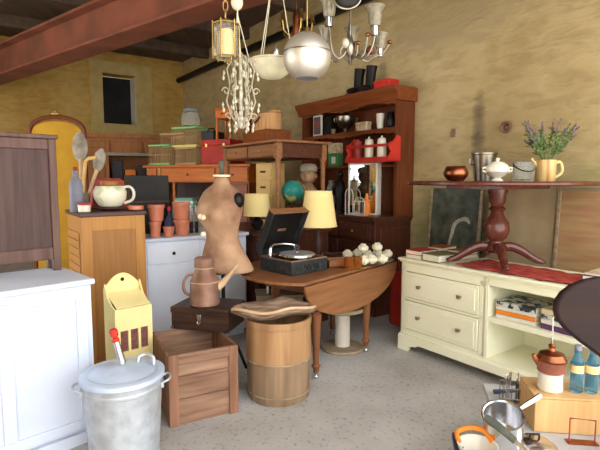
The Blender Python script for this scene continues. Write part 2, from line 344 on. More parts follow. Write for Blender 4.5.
def beam(name, m, pa, pb, z0, hgt, wd, t=0.03, label=None):
    L = (pb-pa).length; ang = math.atan2(pb.y-pa.y, pb.x-pa.x)
    b = B(); b.box(0, L, -wd/2, wd/2, 0, t); b.box(0, L, -wd/2, wd/2, hgt-t, hgt); b.box(0, L, -0.045, 0.045, t, hgt-t)
    o = b.done(name, m, None, 0.004); o.location = (pa.x, pa.y, z0); o.rotation_euler = (0, 0, ang); return struct(o)
zb = P0.z
beam('ceiling_beam', 'beam_red', hit_u(UB+0.01), hit_u(0.1), zb, 0.40, 0.30)
for k, uu_ in enumerate((-8.4, -6.9, -5.4)):
    pa = uv(uu_, VW-0.01); pb = hit_u(uu_)+Vector((0, 0, 0)); pb = pb + (pa-pb).normalized()*0.35
    if (pb-pa).dot(uv(0, -1)) > 0:
        L = (pb-pa).length
        o = B().box(0, L, -0.06, 0.06, ZC-0.17, ZC).done('ceiling_joist', 'ceiling_brown', None, 0.004); o.location = pa; o.rotation_euler = (0, 0, math.atan2(pb.y-pa.y, pb.x-pa.x)); struct(o)
o = B().tube([uv(UB+0.02, VW-0.10, 3.40), uv(-1.6, VW-0.10, 3.40)], 0.055, 12).done('ceiling_pipe', 'black'); struct(o)
# fittings on the right-hand wall
o = B().tube([(0.085*math.cos(a)*0.8, 0.0, 0.06*math.sin(a)) for a in [2*PI*k/20 for k in range(20)]], 0.014, 8, True).sph((0, 0.03, 0.0), (0.05, 0.03, 0.04)).done('wall_ring', 'rust')
def wallp(px, py, off=0.0):
    d = ray(px, py); vv = Vector((CS, SN, 0)); t = (VW-off)/d.dot(vv); return Vector((0, 0, H)) + d*t
tag(o, 'round rusty iron ring fixed high on the plaster wall above the copper pot', 'wall ring', wallp(506, 127, 0.025), RA).scale = (0.62, 0.8, 0.7)
o = B().box(-0.03, 0.03, -0.02, 0.0, -0.045, 0.045).tube([(0, -0.02, 0.02), (0, -0.05, 0.0), (0, -0.045, -0.035)], 0.008).done('wall_bracket', 'rust', None, 0.004)
tag(o, 'small dark iron bracket on the plaster wall left of the damp stain', 'bracket', wallp(454, 133, 0.0), RA).scale = (0.6, 1, 0.9)

# ---------------------------------------------------------------- cream low cabinet on the right
TVP = on(400, 348, 0); TZ = 0.765
tv = thing('low_cabinet', 'long cream painted low cabinet with two drawers and two open cubbies', 'cabinet', TVP, RA)
W_, D_ = 1.74, 0.50; XD = 0.775
b = B(); b.box(0, 0.02, 0, D_, 0.09, TZ-0.03); b.box(W_-0.02, W_, 0, D_, 0.09, TZ-0.03); b.box(0.02, W_-0.02, D_-0.015, D_, 0.09, TZ-0.03)
b.box(0, W_, 0, D_-0.015, 0.13, 0.16); b.box(XD-0.02, XD+0.02, 0, D_-0.015, 0.16, TZ-0.03); b.box(0.02, XD-0.02, 0.03, D_-0.015, 0.16, TZ-0.04)
b.box(0, XD, 0, 0.03, 0.66, TZ-0.03); b.box(0, XD, 0, 0.03, 0.155, 0.185); b.box(0, XD, 0, 0.03, 0.425, 0.445); b.box(0, 0.05, 0, 0.03, 0.16, 0.7); b.box(XD-0.05, XD, 0, 0.03, 0.16, 0.7)
b.box(XD, W_, 0, 0.03, TZ-0.09, TZ-0.03); b.done('carcass', 'cream_paint', tv, 0.003)
B().box(XD+0.02, W_-0.02, 0.0, D_-0.02, 0.42, 0.455).done('shelf', 'cream_paint', tv, 0.003)
b = B(); b.box(-0.02, W_+0.02, -0.025, D_+0.01, TZ-0.02, TZ); b.box(-0.01, W_+0.01, -0.012, D_, TZ-0.035, TZ-0.02); b.done('top', 'cream_paint', tv, 0.004)
arch = [(-0.015, 0.0), (0.09, 0.0), (0.10, 0.03), (0.13, 0.05), (0.17, 0.055), (0.2, 0.075), (W_-0.2, 0.075), (W_-0.17, 0.055), (W_-0.13, 0.05), (W_-0.10, 0.03), (W_-0.09, 0.0), (W_+0.015, 0.0), (W_+0.015, 0.12), (W_, 0.14), (0.0, 0.14), (-0.015, 0.12)]
b = B(); b.prism(arch, -0.015, 0.015, 'xz'); b.box(-0.015, 0.01, 0, D_, 0.05, 0.13); b.box(-0.015, 0.06, D_-0.06, D_, 0, 0.13); b.box(W_-0.06, W_+0.015, D_-0.06, D_, 0, 0.13); b.done('plinth', 'cream_paint', tv, 0.003)
for z0_, z1_ in ((0.45, 0.655), (0.19, 0.42)):
    b = B(); b.box(0.055, XD-0.055, -0.008, 0.028, z0_, z1_); b.box(0.08, XD-0.08, -0.012, -0.004, z0_+0.025, z1_-0.025)
    dr = b.done('drawer', 'cream_paint', tv, 0.003)
    for xk in (0.20, XD-0.20):
        B().box(-0.012, 0.012, -0.018, 0.0, -0.009, 0.009).box(-0.016, 0.016, -0.026, -0.018, -0.013, 0.013).done('knob', 'rust', dr, 0.003).location = (xk, -0.012, (z0_+z1_)/2)
def tvp(x, y, z=TZ): return TVP + Vector((math.cos(RA)*x - math.sin(RA)*y, math.sin(RA)*x + math.cos(RA)*y, z))
# red cloth runner
b = B(); n = 44
g = [[b.bm.verts.new((0.50+1.0*i/n, 0.02+0.36*j/12 + 0.012*math.sin(i*0.6), 0.005+0.0025*math.sin(i*1.3+j)+0.0025*math.sin(j*2.1+i*0.4))) for j in range(13)] for i in range(n+1)]
for i in range(n):
    for j in range(12): b.bm.faces.new((g[i][j], g[i+1][j], g[i+1][j+1], g[i][j+1]))
r_ = bmesh.ops.extrude_face_region(b.bm, geom=b.bm.faces[:])
for v in r_['geom']:
    if isinstance(v, bmesh.types.BMVert): v.co.z -= 0.0
o = b.done('cloth_runner', 'red_cloth', None); sm = o.modifiers.new('s', 'SOLIDIFY'); sm.thickness = 0.004; sm.offset = 1
tag(o, 'rumpled red cloth spread on the cream cabinet under the pedestal table', 'cloth', tvp(0, 0, TZ+0.004), RA)

def book(label, loc, rz, w_, d_, t_, cover, group=None, tilt=None):
    r = thing('book', label, 'book', loc, rz, group)
    b = B(); b.box(-w_/2, w_/2, -d_/2, d_/2, 0, t_*0.12); b.box(-w_/2, w_/2, -d_/2, d_/2, t_*0.88, t_); b.box(-w_/2, -w_/2+0.004, -d_/2, d_/2, 0, t_)
    b.done('cover', cover, r, 0.001)
    B().box(-w_/2+0.004, w_/2-0.005, -d_/2+0.004, d_/2-0.004, t_*0.12, t_*0.88).done('pages', 'paper', r)
    if tilt: r.rotation_euler = tilt
    return r
g_ = 'books on the cream cabinet top'
t = TZ+0.001
book('thick pale book, lower of the pair at the left front corner of the cream cabinet', tvp(0.10, 0.12, t), RA-PI/2+0.06, 0.22, 0.15, 0.03, 'cover_beige', g_)
book('book with a red cover on the left front corner of the cream cabinet', tvp(0.10, 0.12, t+0.0305), RA-PI/2+0.05, 0.22, 0.15, 0.035, 'red', g_)
book('thick olive book at the front edge of the cream cabinet beside the red book', tvp(0.295, 0.12, t), RA-PI/2-0.05, 0.24, 0.17, 0.06, 'olive', g_)
book('grey book lying at the back of the cabinet beneath the orange book', tvp(0.10, 0.385, t), RA-PI/2, 0.20, 0.16, 0.04, 'hat_grey', g_)
book('book with orange spine on top of the left rear book pile', tvp(0.10, 0.38, t+0.0405), RA-PI/2+0.1, 0.21, 0.15, 0.03, 'orange_wood', g_)
book('pale book beneath the olive book before the slate', tvp(0.30, 0.385, t), RA-PI/2, 0.20, 0.15, 0.03, 'cover_beige', g_)
book('small olive book topmost of the pile before the slate', tvp(0.30, 0.385, t+0.0305), RA-PI/2-0.1, 0.19, 0.14, 0.035, 'olive', g_)
book('large flat dark blue book at the right end of the cabinet top', tvp(1.50, 0.28, t+0.022), RA+0.1, 0.36, 0.28, 0.035, 'navy', g_)
book('flat mottled album lying on the large dark blue book', tvp(1.50, 0.28, t+0.058), RA+0.05, 0.34, 0.26, 0.012, 'cover_beige', g_)
g_ = 'books in the upper cubby'
z = 0.456
for lab, cv, th_ in (('white bottom book of the left cubby pile', 'enamel', 0.03), ('book with orange cover in the left cubby pile', 'orange', 0.03), ('white book under the patterned one in the left cubby pile', 'enamel', 0.022), ('dark patterned book topmost in the left cubby pile', 'pattern_cover', 0.035)):
    book(lab, tvp(XD+0.19, 0.17, z), RA+PI/2+0.04, 0.27, 0.27, th_-0.0005, cv, g_); z += th_
z = 0.456
for lab, cv, th_ in (('dark purple book at the bottom of the right cubby pile', 'purple', 0.035), ('white book second from bottom in the right cubby pile', 'enamel', 0.03), ('black and white patterned book in the right cubby pile', 'pattern_cover', 0.03), ('beige illustrated book topmost in the right cubby pile', 'cover_beige', 0.035)):
    book(lab, tvp(XD+0.50, 0.18, z), RA+PI/2-0.05, 0.28, 0.26, th_-0.0005, cv, g_); z += th_

# ---------------------------------------------------------------- pedestal table on the cabinet
PC = tvp(0.67, 0.26, TZ+0.020); PT = 1.385
pt = thing('pedestal_table', 'round reddish mahogany pedestal table standing on the cream cabinet', 'table', PC, RA)
hh = PT-PC.z
b = B(); b.lathe([(0.63, 0), (0.643, 0.008), (0.643, 0.02), (0.635, 0.028)], (0, 0, hh-0.028), 64)
b.done('tabletop', 'mahogany', pt)
B().box(-0.22, 0.22, -0.30, 0.30, hh-0.055, hh-0.028).done('apron', 'mahogany', pt, 0.003)
prof = [(0.055, 0.08), (0.075, 0.10), (0.078, 0.13), (0.05, 0.15), (0.045, 0.165), (0.07, 0.19), (0.092, 0.24), (0.085, 0.30), (0.05, 0.35), (0.042, 0.38), (0.06, 0.40), (0.04, 0.42), (0.055, 0.45), (0.06, 0.50), (0.07, 0.53), (0.07, hh-0.055)]
B().lathe(prof, (0, 0, 0), 28).done('column', 'mahogany', pt)
for k in range(4):
    a = PI/4 + k*PI/2
    pts = [(0.04, 0, 0.115), (0.10, 0, 0.125), (0.17, 0, 0.10), (0.25, 0, 0.05), (0.29, 0, 0.028), (0.32, 0, 0.022)]
    o = B().stube([(x, 0, z) for x, _, z in pts], [0.034, 0.036, 0.032, 0.026, 0.024, 0.02], 10)  .sph((0.32, 0, 0.018), (0.03, 0.024, 0.018), 12).done('leg', 'mahogany', pt)
    o.rotation_euler = (0, 0, a)
def onpt(px, Y): return gx(px, Y, PT)
o = B().lathe([(0.02, 0), (0.045, 0.004), (0.066, 0.03), (0.07, 0.05), (0.06, 0.078), (0.052, 0.085), (0.055, 0.09), (0.048, 0.088), (0.04, 0.04), (0.01, 0.01)], n=32).done('copper_pot', 'copper')
tag(o, 'squat round copper pot at the left of the pedestal tabletop', 'pot', onpt(455, 3.35)).scale = (1.2, 1.2, 1.15)
bk = thing('metal_bucket', 'tall dull steel ice bucket between copper pot and tureen', 'bucket', onpt(482.5, 3.55))
B().lathe([(0.06, 0), (0.064, 0.004), (0.088, 0.19), (0.093, 0.195), (0.093, 0.203), (0.085, 0.2), (0.06, 0.01), (0.02, 0.008)], n=32).done('body', 'nickel', bk)
for s in (-1, 1): B().tube([(s*0.083, 0, 0.16), (s*0.104, 0, 0.158), (s*0.104, 0, 0.12), (s*0.079, 0, 0.118)], 0.006).done('handle', 'nickel', bk)
tu = thing('sugar_bowl', 'white floral porcelain lidded bowl on the pedestal table', 'bowl', onpt(496, 3.30)); tu.scale = (1.1, 1.1, 1.1)
B().lathe([(0.035, 0), (0.038, 0.006), (0.022, 0.018), (0.05, 0.035), (0.072, 0.06), (0.07, 0.085), (0.06, 0.092)], n=32).done('bowl', 'tureen', tu)
B().lathe([(0.064, 0.090), (0.062, 0.098), (0.04, 0.115), (0.012, 0.123), (0.008, 0.13), (0.014, 0.138), (0.004, 0.145)], n=32).done('lid', 'tureen', tu)
for s in (-1, 1): B().tube([(s*0.068, 0, 0.055), (s*0.092, 0, 0.065), (s*0.094, 0, 0.08), (s*0.066, 0, 0.086)], 0.006).done('handle', 'tureen', tu)
gj = thing('glass_jug', 'clear glass jar with dark bail handle left of the flower mug', 'jar', onpt(522, 3.35)); gj.scale = (1.3, 1.3, 1.1)
B().lathe([(0.05, 0), (0.055, 0.01), (0.055, 0.11), (0.05, 0.12), (0.047, 0.11), (0.047, 0.012), (0.02, 0.01)], n=28).done('body', 'clear_glass', gj)
B().tube([(0.055*math.cos(a), -0.056*abs(math.sin(a)), 0.105-0.045*math.sin(a)) for a in [PI*k/10 for k in range(11)]], 0.0035, 6).done('bail', 'black', gj)
mg = thing('flower_mug', 'yellow and orange striped ceramic mug holding lavender', 'mug', onpt(544, 3.45))
B().lathe([(0.06, 0), (0.066, 0.01), (0.070, 0.145), (0.068, 0.15), (0.063, 0.145), (0.058, 0.012), (0.02, 0.01)], n=28).done('body', mat('mug_glaze', (0.74, 0.55, 0.22), (0.52, 0.22, 0.06), 0.3, scale=3, stretch=(6, 6, 0.5), lo=0.35, hi=0.5), mg)
B().stube([(0.066, 0, 0.13), (0.10, 0, 0.135), (0.118, 0, 0.10), (0.112, 0, 0.055), (0.068, 0, 0.025)], 0.010).done('handle', 'shade_yellow', mg)
B().tube([(-0.06, 0.0, 0.11), (-0.10, 0.01, 0.16)], [0.012, 0.007]).done('spout', 'shade_yellow', mg)
fl = thing('lavender_bunch', 'bunch of lavender stems with purple flower spikes in the yellow mug', 'flowers', onpt(544, 3.45)+Vector((0, 0, 0.012)))
st = B(); lf = B(); fa = B(); fb = B()
for k in range(26):
    a = random.uniform(0, 2*PI); side = random.choice([-1, 1]); L = random.uniform(0.17, 0.34)
    lean = random.uniform(0.02, 0.21)*side; ly = random.uniform(-0.06, 0.06)
    p0 = Vector((random.uniform(-0.03, 0.03), random.uniform(-0.03, 0.03), 0.012)); p1 = Vector((lean*0.2, ly*0.3, 0.15)); p2 = Vector((lean, ly, 0.13+L*0.85))
    p1b = (p1+p2)/2 + Vector((0, 0, 0.02))
    st.tube([p0, p1, p1b, p2], 0.0022, 5)
    tgt = fa if k % 3 else fb
    dr_ = (p2-p1b).normalized()
    for q in range(7):
        c = p2 - dr_*(0.012*q) + Vector((random.uniform(-.006, .006),)*3)
        tgt.sph(c, (0.006, 0.006, 0.008), 6)
    for q in range(9):
        f_ = random.uniform(0.15, 0.8); c = p1.lerp(p2, f_); dv = Vector((random.uniform(-1, 1), random.uniform(-1, 1), random.uniform(0.1, 0.8))).normalized()
        lf.tube([c, c+dv*0.022, c+dv*0.045], [0.002, 0.006, 0.001], 4)
st.done('stems', 'leaf', fl); lf.done('leaves', 'leaf', fl)['kind'] = 'stuff'; fa.done('flower_spikes', 'lavender', fl)['kind'] = 'stuff'; fb.done('flower_spikes', 'lavender_pink', fl)['kind'] = 'stuff'

# boards leaning behind the cabinet
def board(name, label, cat, px0, px1, ztop, v, m, lean=0.10, frame=None, th=0.02):
    def u_at(px):
        d = ray(px, 200); r = d.x/d.y
        return (r*SN*v - CS*v)/(SN + r*CS)
    u0, u1 = u_at(px0), u_at(px1)
    t = thing(name, label, cat, uv(u0, v, 0), RA); Wd = abs(u1-u0)
    o = B().box(0.0, Wd, 0, th, 0, ztop).done('panel', m, t, 0.002); o.rotation_euler = (-lean*0.0-0.0, 0, 0)
    if frame:
        b = B()
        for (a, c, e, f__) in ((0, 0.025, 0, ztop), (Wd-0.025, Wd, 0, ztop), (0.025, Wd-0.025, ztop-0.025, ztop), (0.025, Wd-0.025, 0, 0.025)): b.box(a, c, -0.008, 0.0, e, f__)
        b.done('frame', frame, t, 0.002)
    t.rotation_euler = (-lean, 0, RA); t.location = t.location
    return t, Wd
sl, wd = board('slate_board', 'dark slate board with chalk scrawl leaning behind the cabinet', 'slate', 424, 476, 1.34, 3.66, 'slate', 0.08, 'grey_wood')
pts = [(0.24, -0.004, 0.76), (0.27, -0.004, 0.86), (0.30, -0.004, 0.98), (0.36, -0.004, 1.03), (0.42, -0.004, 1.04), (0.46, -0.004, 1.00)]
cw = B().stube([(x, y, z) for x, y, z in pts], [0.012, 0.018, 0.022, 0.018, 0.024, 0.008], 6)
cw.done('chalk_mark', 'chalk', sl).scale = (1, 0.25, 1)
board('tan_board', 'large bare tan board leaning against the wall behind the table column', 'board', 485, 551, 1.34, 3.70, 'board_tan', 0.05)
board('pink_board', 'reddish weathered plank board leaning at the far right of the wall', 'board', 553, 690, 1.34, 3.66, 'board_pink', 0.06, 'grey_wood')

# ---------------------------------------------------------------- dresser with hutch
DU, DV, DW, DZ = -3.415, 3.346, 1.66, 1.02
ds = thing('dresser', 'tall reddish brown dresser with scalloped plate shelves against the wall', 'dresser', uv(DU-DW, DV, 0), RA)
dd = VW-DV-0.01
B().box(0.03, DW-0.03, 0.03, dd, 0.10, DZ-0.03).box(0.02, DW-0.02, 0.02, dd, 0, 0.11).done('base_cabinet', 'walnut', ds, 0.004)
b = B(); b.box(-0.01, DW, -0.01, dd, DZ-0.03, DZ); b.box(0.0, DW-0.01, 0.01, dd, DZ-0.055, DZ-0.03); b.done('counter', 'walnut_x', ds, 0.006)
for k in range(3):
    x0 = 0.06 + k*(DW-0.12)/3; x1 = x0 + (DW-0.12)/3 - 0.02
    o = B().box(x0, x1, 0.01, 0.03, DZ-0.24, DZ-0.08).box(x0+0.03, x1-0.03, 0.004, 0.012, DZ-0.22, DZ-0.10).done('drawer', 'walnut_x', ds, 0.004)
    B().sph(((x0+x1)/2, -0.012, DZ-0.16), 0.014, 10).done('knob', 'brass', o)
    o = B().box(x0, x1, 0.01, 0.03, 0.14, DZ-0.27).box(x0+0.06, x1-0.06, 0.002, 0.012, 0.20, DZ-0.33).done('door', 'walnut', ds, 0.005)
    B().sph((x1-0.03, -0.002, 0.5), 0.012, 10).done('knob', 'brass', o)
# side panels of the base
B().box(DW-0.031, DW-0.022, 0.10, dd-0.06, 0.2, DZ-0.12).done('side_panel', 'walnut', ds, 0.004)
hy = dd-0.25; HT = 2.33
for x in (0.0, DW-0.055): B().box(x+0.005, x+0.05, hy, dd, DZ, HT-0.10).done('hutch_side', 'cherry_z', ds, 0.003)
B().box(0.05, DW-0.05, dd-0.015, dd, DZ, HT-0.10).done('back_panel', 'cherry_z', ds)
for z in (1.55, 1.93): B().box(0.05, DW-0.05, hy+0.02, dd-0.015, z-0.02, z).done('hutch_shelf', 'cherry', ds, 0.002)
def scal(z1, amp, h0):
    poly = [(0.05, z1), (DW-0.05, z1)]; n = 72
    for k in range(n+1):
        x = DW-0.05 - (DW-0.10)*k/n; ph = (x/(DW/2.0)) * 2*PI
        poly.append((x, z1 - h0 - amp*(0.5+0.5*math.cos(ph)) - 0.012*abs(math.sin(x*26))))
    return poly
B().prism(scal(HT-0.10, 0.035, 0.03), hy, hy+0.02).done('scalloped_frieze', 'cherry', ds)
B().prism(scal(1.929, 0.02, 0.035), hy, hy+0.018).done('scalloped_frieze', 'cherry', ds)
corn = [(-0.0, HT-0.14), (-0.02, HT-0.14), (-0.035, HT-0.10), (-0.05, HT-0.07), (-0.075, HT-0.04), (-0.08, HT-0.025), (-0.08, HT), (0.25, HT), (0.25, HT-0.14)]
b = B(); b.prism([(hy+a, z) for a, z in corn], -0.045, DW+0.025, 'yz'); b.done('cornice', 'cherry', ds, 0.003)
def dsp(x, y, z): return uv(DU-DW+x, DV+y, z)
def hutch(px, z, y=0.42):                   # place on a hutch shelf under image column px
    v = DV+y; r = (px-300)/FL; u = (r*SN*v - CS*v)/(SN + r*CS); return uv(u, v, z+0.001)
# top of the hutch
g_ = 'black boots on the dresser top'
bt = thing('boot', 'black leather ankle boot standing on the dresser cornice, the left one', 'boot', hutch(357, HT+0.001, 0.42), RA); bt.scale = (1.35, 1.2, 1.15)
B().tube([(0, 0, 0.0), (0, 0, 0.1), (0.01, 0, 0.20), (0.02, 0.0, 0.26)], [0.045, 0.042, 0.045, 0.05], 12).tube([(0, 0.02, 0.045), (0.0, -0.08, 0.045), (0.0, -0.13, 0.035)], [0.035, 0.034, 0.02], 10).done('shaft', 'black', bt)
B().box(-0.03, 0.03, -0.14, 0.04, 0, 0.012).done('sole', 'dark_wood', bt, 0.003)
dup(bt, 'black leather ankle boot on the dresser cornice nearest the red box', hutch(368.5, HT+0.001, 0.42))
bt['group'] = g_
o = B().box(-0.11, 0.11, -0.07, 0.07, 0, 0.06).box(-0.115, 0.115, -0.075, 0.075, 0.055, 0.085).done('red_box', 'red', None, 0.004)
tag(o, 'flat bright red box on top of the dresser cornice', 'box', hutch(384, HT, 0.34), RA)
# hutch shelf items
fr = thing('picture_frame', 'small white framed print propped on the upper dresser shelf', 'picture frame', hutch(317, 1.93, 0.33), RA)
B().box(-0.085, 0.085, 0, 0.02, 0, 0.25).done('frame', 'enamel', fr, 0.003)
B().box(-0.065, 0.065, -0.003, 0.002, 0.02, 0.23).done('print', mat('print_dark', (0.16, 0.12, 0.12), (0.08, 0.07, 0.07), 0.5), fr)
B().box(-0.035, 0.04, -0.006, -0.002, 0.13, 0.165).box(-0.03, 0.035, -0.006, -0.002, 0.10, 0.115).done('print_caption_block', 'pink_red', fr)
o = B().box(-0.09, 0.09, -0.05, 0.05, 0, 0.22).box(-0.06, 0.06, -0.054, -0.05, 0.14, 0.17).done('black_tin', 'black', None, 0.004)
tag(o, 'black square tin on the upper dresser shelf right of the frame', 'tin', hutch(329, 1.93, 0.42), RA)
o = B().lathe([(0.02, 0), (0.025, 0.05), (0.028, 0.06)], n=16).done('small_cup', 'hat_grey')
tag(o, 'tiny grey cup on the upper dresser shelf before the black tin', 'cup', hutch(333, 1.93, 0.34))
sp = thing('soup_tureen', 'large dull pewter bowl on a foot on the upper dresser shelf', 'bowl', hutch(345, 1.93, 0.395))
B().lathe([(0.055, 0), (0.06, 0.01), (0.025, 0.03), (0.03, 0.045), (0.09, 0.09), (0.115, 0.15), (0.115, 0.19), (0.10, 0.20), (0.03, 0.235), (0.015, 0.245)], n=28).done('body', 'nickel', sp)
for s in (-1, 1): B().tube([(s*0.11, 0, 0.18), (s*0.135, 0, 0.17), (s*0.13, 0, 0.13), (s*0.105, 0, 0.125)], 0.007).done('handle', 'nickel', sp)
o = B().box(-0.085, 0.085, -0.04, 0.04, 0, 0.085).box(-0.088, 0.088, -0.043, 0.043, 0.065, 0.095).done('yellow_tin', 'cover_beige', None, 0.004)
tag(o, 'low yellowish tin on the upper dresser shelf beside the pewter bowl', 'tin', hutch(362.5, 1.93, 0.36), RA)
o = B().lathe([(0.03, 0), (0.034, 0.004), (0.045, 0.16), (0.042, 0.16), (0.03, 0.01)], n=24).done('white_beaker', 'enamel')
tag(o, 'tall white beaker on the upper dresser shelf', 'beaker', hutch(379, 1.93, 0.36))
o = B().lathe([(0.03, 0), (0.05, 0.02), (0.058, 0.07), (0.045, 0.12), (0.035, 0.15), (0.042, 0.165)], n=24).tube([(0.04, 0, 0.14), (0.075, 0, 0.12), (0.055, 0, 0.05)], 0.006).done('black_jug', 'black')
tag(o, 'black rounded jug at the right end of the upper dresser shelf', 'jug', hutch(389, 1.93, 0.38))
# second shelf
pk = thing('green_packet', 'pale and green printed carton on the second dresser shelf', 'carton', hutch(335, 1.55, 0.34), RA)
B().box(-0.09, 0.09, -0.04, 0.04, 0, 0.15).done('lower_half', 'green', pk, 0.002); B().box(-0.09, 0.09, -0.04, 0.04, 0.151, 0.27).done('upper_half', 'cover_beige', pk, 0.002)
B().box(-0.02, 0.05, -0.043, -0.04, 0.03, 0.11).done('printed_label', 'enamel', pk)
o = B().box(-0.045, 0.045, -0.035, 0.035, 0, 0.19).box(-0.02, 0.02, -0.02, 0.02, 0.19, 0.23).done('red_flask', 'red', None, 0.012)
tag(o, 'small red flask on the second dresser shelf left of the green carton', 'flask', hutch(326.5, 1.55, 0.38), RA)
# white mirrored cabinet and red spice rack
CX = 0.355
mp_ = hutch(348, DZ, 0.07)
mc = thing('mirror_cabinet', 'small white wall cabinet with mirror door standing on the dresser counter', 'cabinet', mp_, RA+R(25))
mw, mh, md = 0.33, 0.545, 0.115
B().box(0, mw, 0.015, md, 0, mh).done('body', 'enamel', mc, 0.003)
b = B(); b.box(0, mw, 0, 0.014, 0, 0.02); b.box(0, mw, 0, 0.014, mh-0.02, mh); b.box(0, 0.02, 0, 0.014, 0.02, mh-0.02); b.box(mw-0.02, mw, 0, 0.014, 0.02, mh-0.02)
b.done('door_frame', 'enamel', mc, 0.002)
B().box(0.02, mw-0.02, 0.004, 0.014, 0.02, mh-0.02).done('mirror', 'mirror', mc)
wr = thing('wire_rack', 'low white wire rack with arched ends before the mirror cabinet', 'rack', mp_+uv(0, -0.045, 0.0), RA)
b = B()
for x0, x1 in ((0.01, 0.13), (0.15, 0.31)):
    hgt = 0.29 if x0 < 0.1 else 0.2
    b.tube([(x0, 0, 0.0)]+[(x0, 0, 0.15)]+[((x0+x1)/2-(x1-x0)/2*math.cos(a), 0, hgt-0.08+0.07*math.sin(a)) for a in [PI*k/8 for k in range(9)]]+[(x1, 0, 0.0)], 0.004, 6)
b.tube([(0.005, 0, 0.005), (0.32, 0, 0.005)], 0.005, 6); b.tube([(0.15, 0, 0.15), (0.31, 0, 0.15)], 0.005, 6); b.tube([(0.225, 0, 0.005), (0.225, 0, 0.15)], 0.004, 6)
b.done('wire_frame', 'enamel', wr)
o = B().lathe([(0.02, 0), (0.032, 0.02), (0.033, 0.08), (0.02, 0.11), (0.012, 0.13), (0.012, 0.16)], n=16).done('orange_bottle', 'orange')
tag(o, 'small orange bottle behind the white wire rack before the mirror', 'bottle', mp_+uv(0.275, -0.005, 0.15)); o.location = mp_+uv(0.27, 0.02, 0.0); o.scale = (1.2, 1.2, 1.45)
sr = thing('spice_rack', 'bright red painted wooden rack resting on the white mirror cabinet', 'rack', hutch(345, DZ+mh+0.001, 0.04), RA)
rw = 0.635
B().box(0, rw, 0, 0.16, 0, 0.02).done('shelf', 'red', sr, 0.002)
B().box(0, rw, -0.005, 0.008, 0, 0.05).done('front_board', 'red', sr, 0.002)
B().box(0, rw, 0.0, 0.012, 0.15, 0.175).done('rail', 'red', sr, 0.002)
B().box(0, rw, 0.15, 0.162, 0.0, 0.07).done('back_board', 'red', sr, 0.002)
for x in (0, rw-0.014): B().prism([(0, 0), (0.16, 0), (0.16, 0.24), (0.12, 0.26), (0.06, 0.20), (0.03, 0.19), (0.0, 0.18), (0.0, 0.14), (0.03, 0.1), (0.0, 0.05)], x, x+0.014, 'yz').done('end_board', 'red', sr, 0.002)
srp = lambda x, y, z: sr.location + Vector((math.cos(RA)*x - math.sin(RA)*y, math.sin(RA)*x + math.cos(RA)*y, z))
jr = thing('spice_jar', 'pink earthenware jar in the red rack', 'jar', srp(0.10, 0.085, 0.021), 0, 'jars in the red rack')
B().lathe([(0.036, 0), (0.042, 0.01), (0.042, 0.17), (0.036, 0.185)], n=20).done('body', 'pink_red', jr)
B().lathe([(0.038, 0.186), (0.038, 0.20), (0.03, 0.21), (0.008, 0.215), (0.01, 0.228)], n=20).done('lid', 'pink_red', jr)
for x, lab in ((0.27, 'white porcelain jar in the middle of the red rack'), (0.45, 'white porcelain jar at the right in the red rack')):
    j = thing('spice_jar', lab, 'jar', srp(x, 0.085, 0.021), 0, 'jars in the red rack')
    B().lathe([(0.04, 0), (0.046, 0.01), (0.046, 0.18), (0.04, 0.195)], n=20).done('body', 'tureen', j)
    B().lathe([(0.042, 0.196), (0.042, 0.208), (0.03, 0.218), (0.008, 0.224), (0.01, 0.24)], n=20).done('lid', 'enamel', j)
# dark figurines on the counter
fg = thing('figurine', 'dark slender figurine on the dresser counter beside the mirror cabinet', 'figurine', hutch(340, DZ, 0.20), RA)
B().lathe([(0.06, 0), (0.06, 0.02), (0.04, 0.04), (0.05, 0.14), (0.065, 0.24), (0.05, 0.34), (0.025, 0.37), (0.02, 0.39)], n=16).sph((0, 0, 0.43), (0.036, 0.036, 0.045), 12).done('body', 'black', fg)
B().tube([(0.05, 0, 0.33), (0.09, -0.03, 0.27), (0.05, -0.05, 0.2)], [0.018, 0.015, 0.01]).tube([(-0.05, 0, 0.33), (-0.09, -0.03, 0.27), (-0.05, -0.05, 0.2)], [0.018, 0.015, 0.01]).done('arms', 'black', fg)
o = B().lathe([(0.05, 0), (0.07, 0.05), (0.065, 0.11), (0.04, 0.14), (0.045, 0.15)], n=20).done('red_vase', 'red')
tag(o, 'small red vase on the dresser counter left of the dark figurine', 'vase', hutch(327.5, DZ+0.001, 0.12))
o = B().lathe([(0.045, 0), (0.05, 0.05), (0.07, 0.18), (0.05, 0.28), (0.03, 0.33), (0.04, 0.36)], n=20).done('blue_vase', mat('blue_vase', (0.25, 0.36, 0.42), (0.45, 0.38, 0.25), 0.4, scale=9))
tag(o, 'mottled pale blue vase on the dresser counter behind the red vase', 'vase', hutch(331, DZ+0.001, 0.44))

# ---------------------------------------------------------------- drop leaf table
rbg = thing('red_sack', 'dark red cloth bag on the floor between dresser and cream cabinet', 'bag', uv(-3.08, 3.42, 0), RA)
b = B(); b.prism([(-0.13, 0), (0.13, 0), (0.14, 0.2), (0.11, 0.46), (0.05, 0.54), (-0.06, 0.54), (-0.11, 0.46), (-0.14, 0.2)], -0.08, 0.08); b.done('body', 'red_deep', rbg, 0.03)
B().stube([(-0.05, -0.02, 0.53), (-0.05, -0.02, 0.62), (0.05, -0.02, 0.62), (0.05, -0.02, 0.53)], 0.01).done('strap', 'red_deep', rbg)
ang = math.atan2(0.78, 0.625)
TT = 0.72
P_ = Vector((0.02, 3.08, 0)); ex = Vector((math.cos(ang), math.sin(ang), 0)); ey = Vector((-math.sin(ang), math.cos(ang), 0))
TC = P_ + ex*0.64
dt = thing('drop_leaf_table', 'oval brown drop leaf table with the near leaf hanging down', 'table', TC, ang)
a_, b_ = 0.735, 0.57; cy = 0.30
def ell(t): return (a_*math.cos(t), cy + b_*math.sin(t))
t0 = math.asin(-cy/b_)
poly = [ell(t0 + (PI-2*t0)*k/60) for k in range(61)]
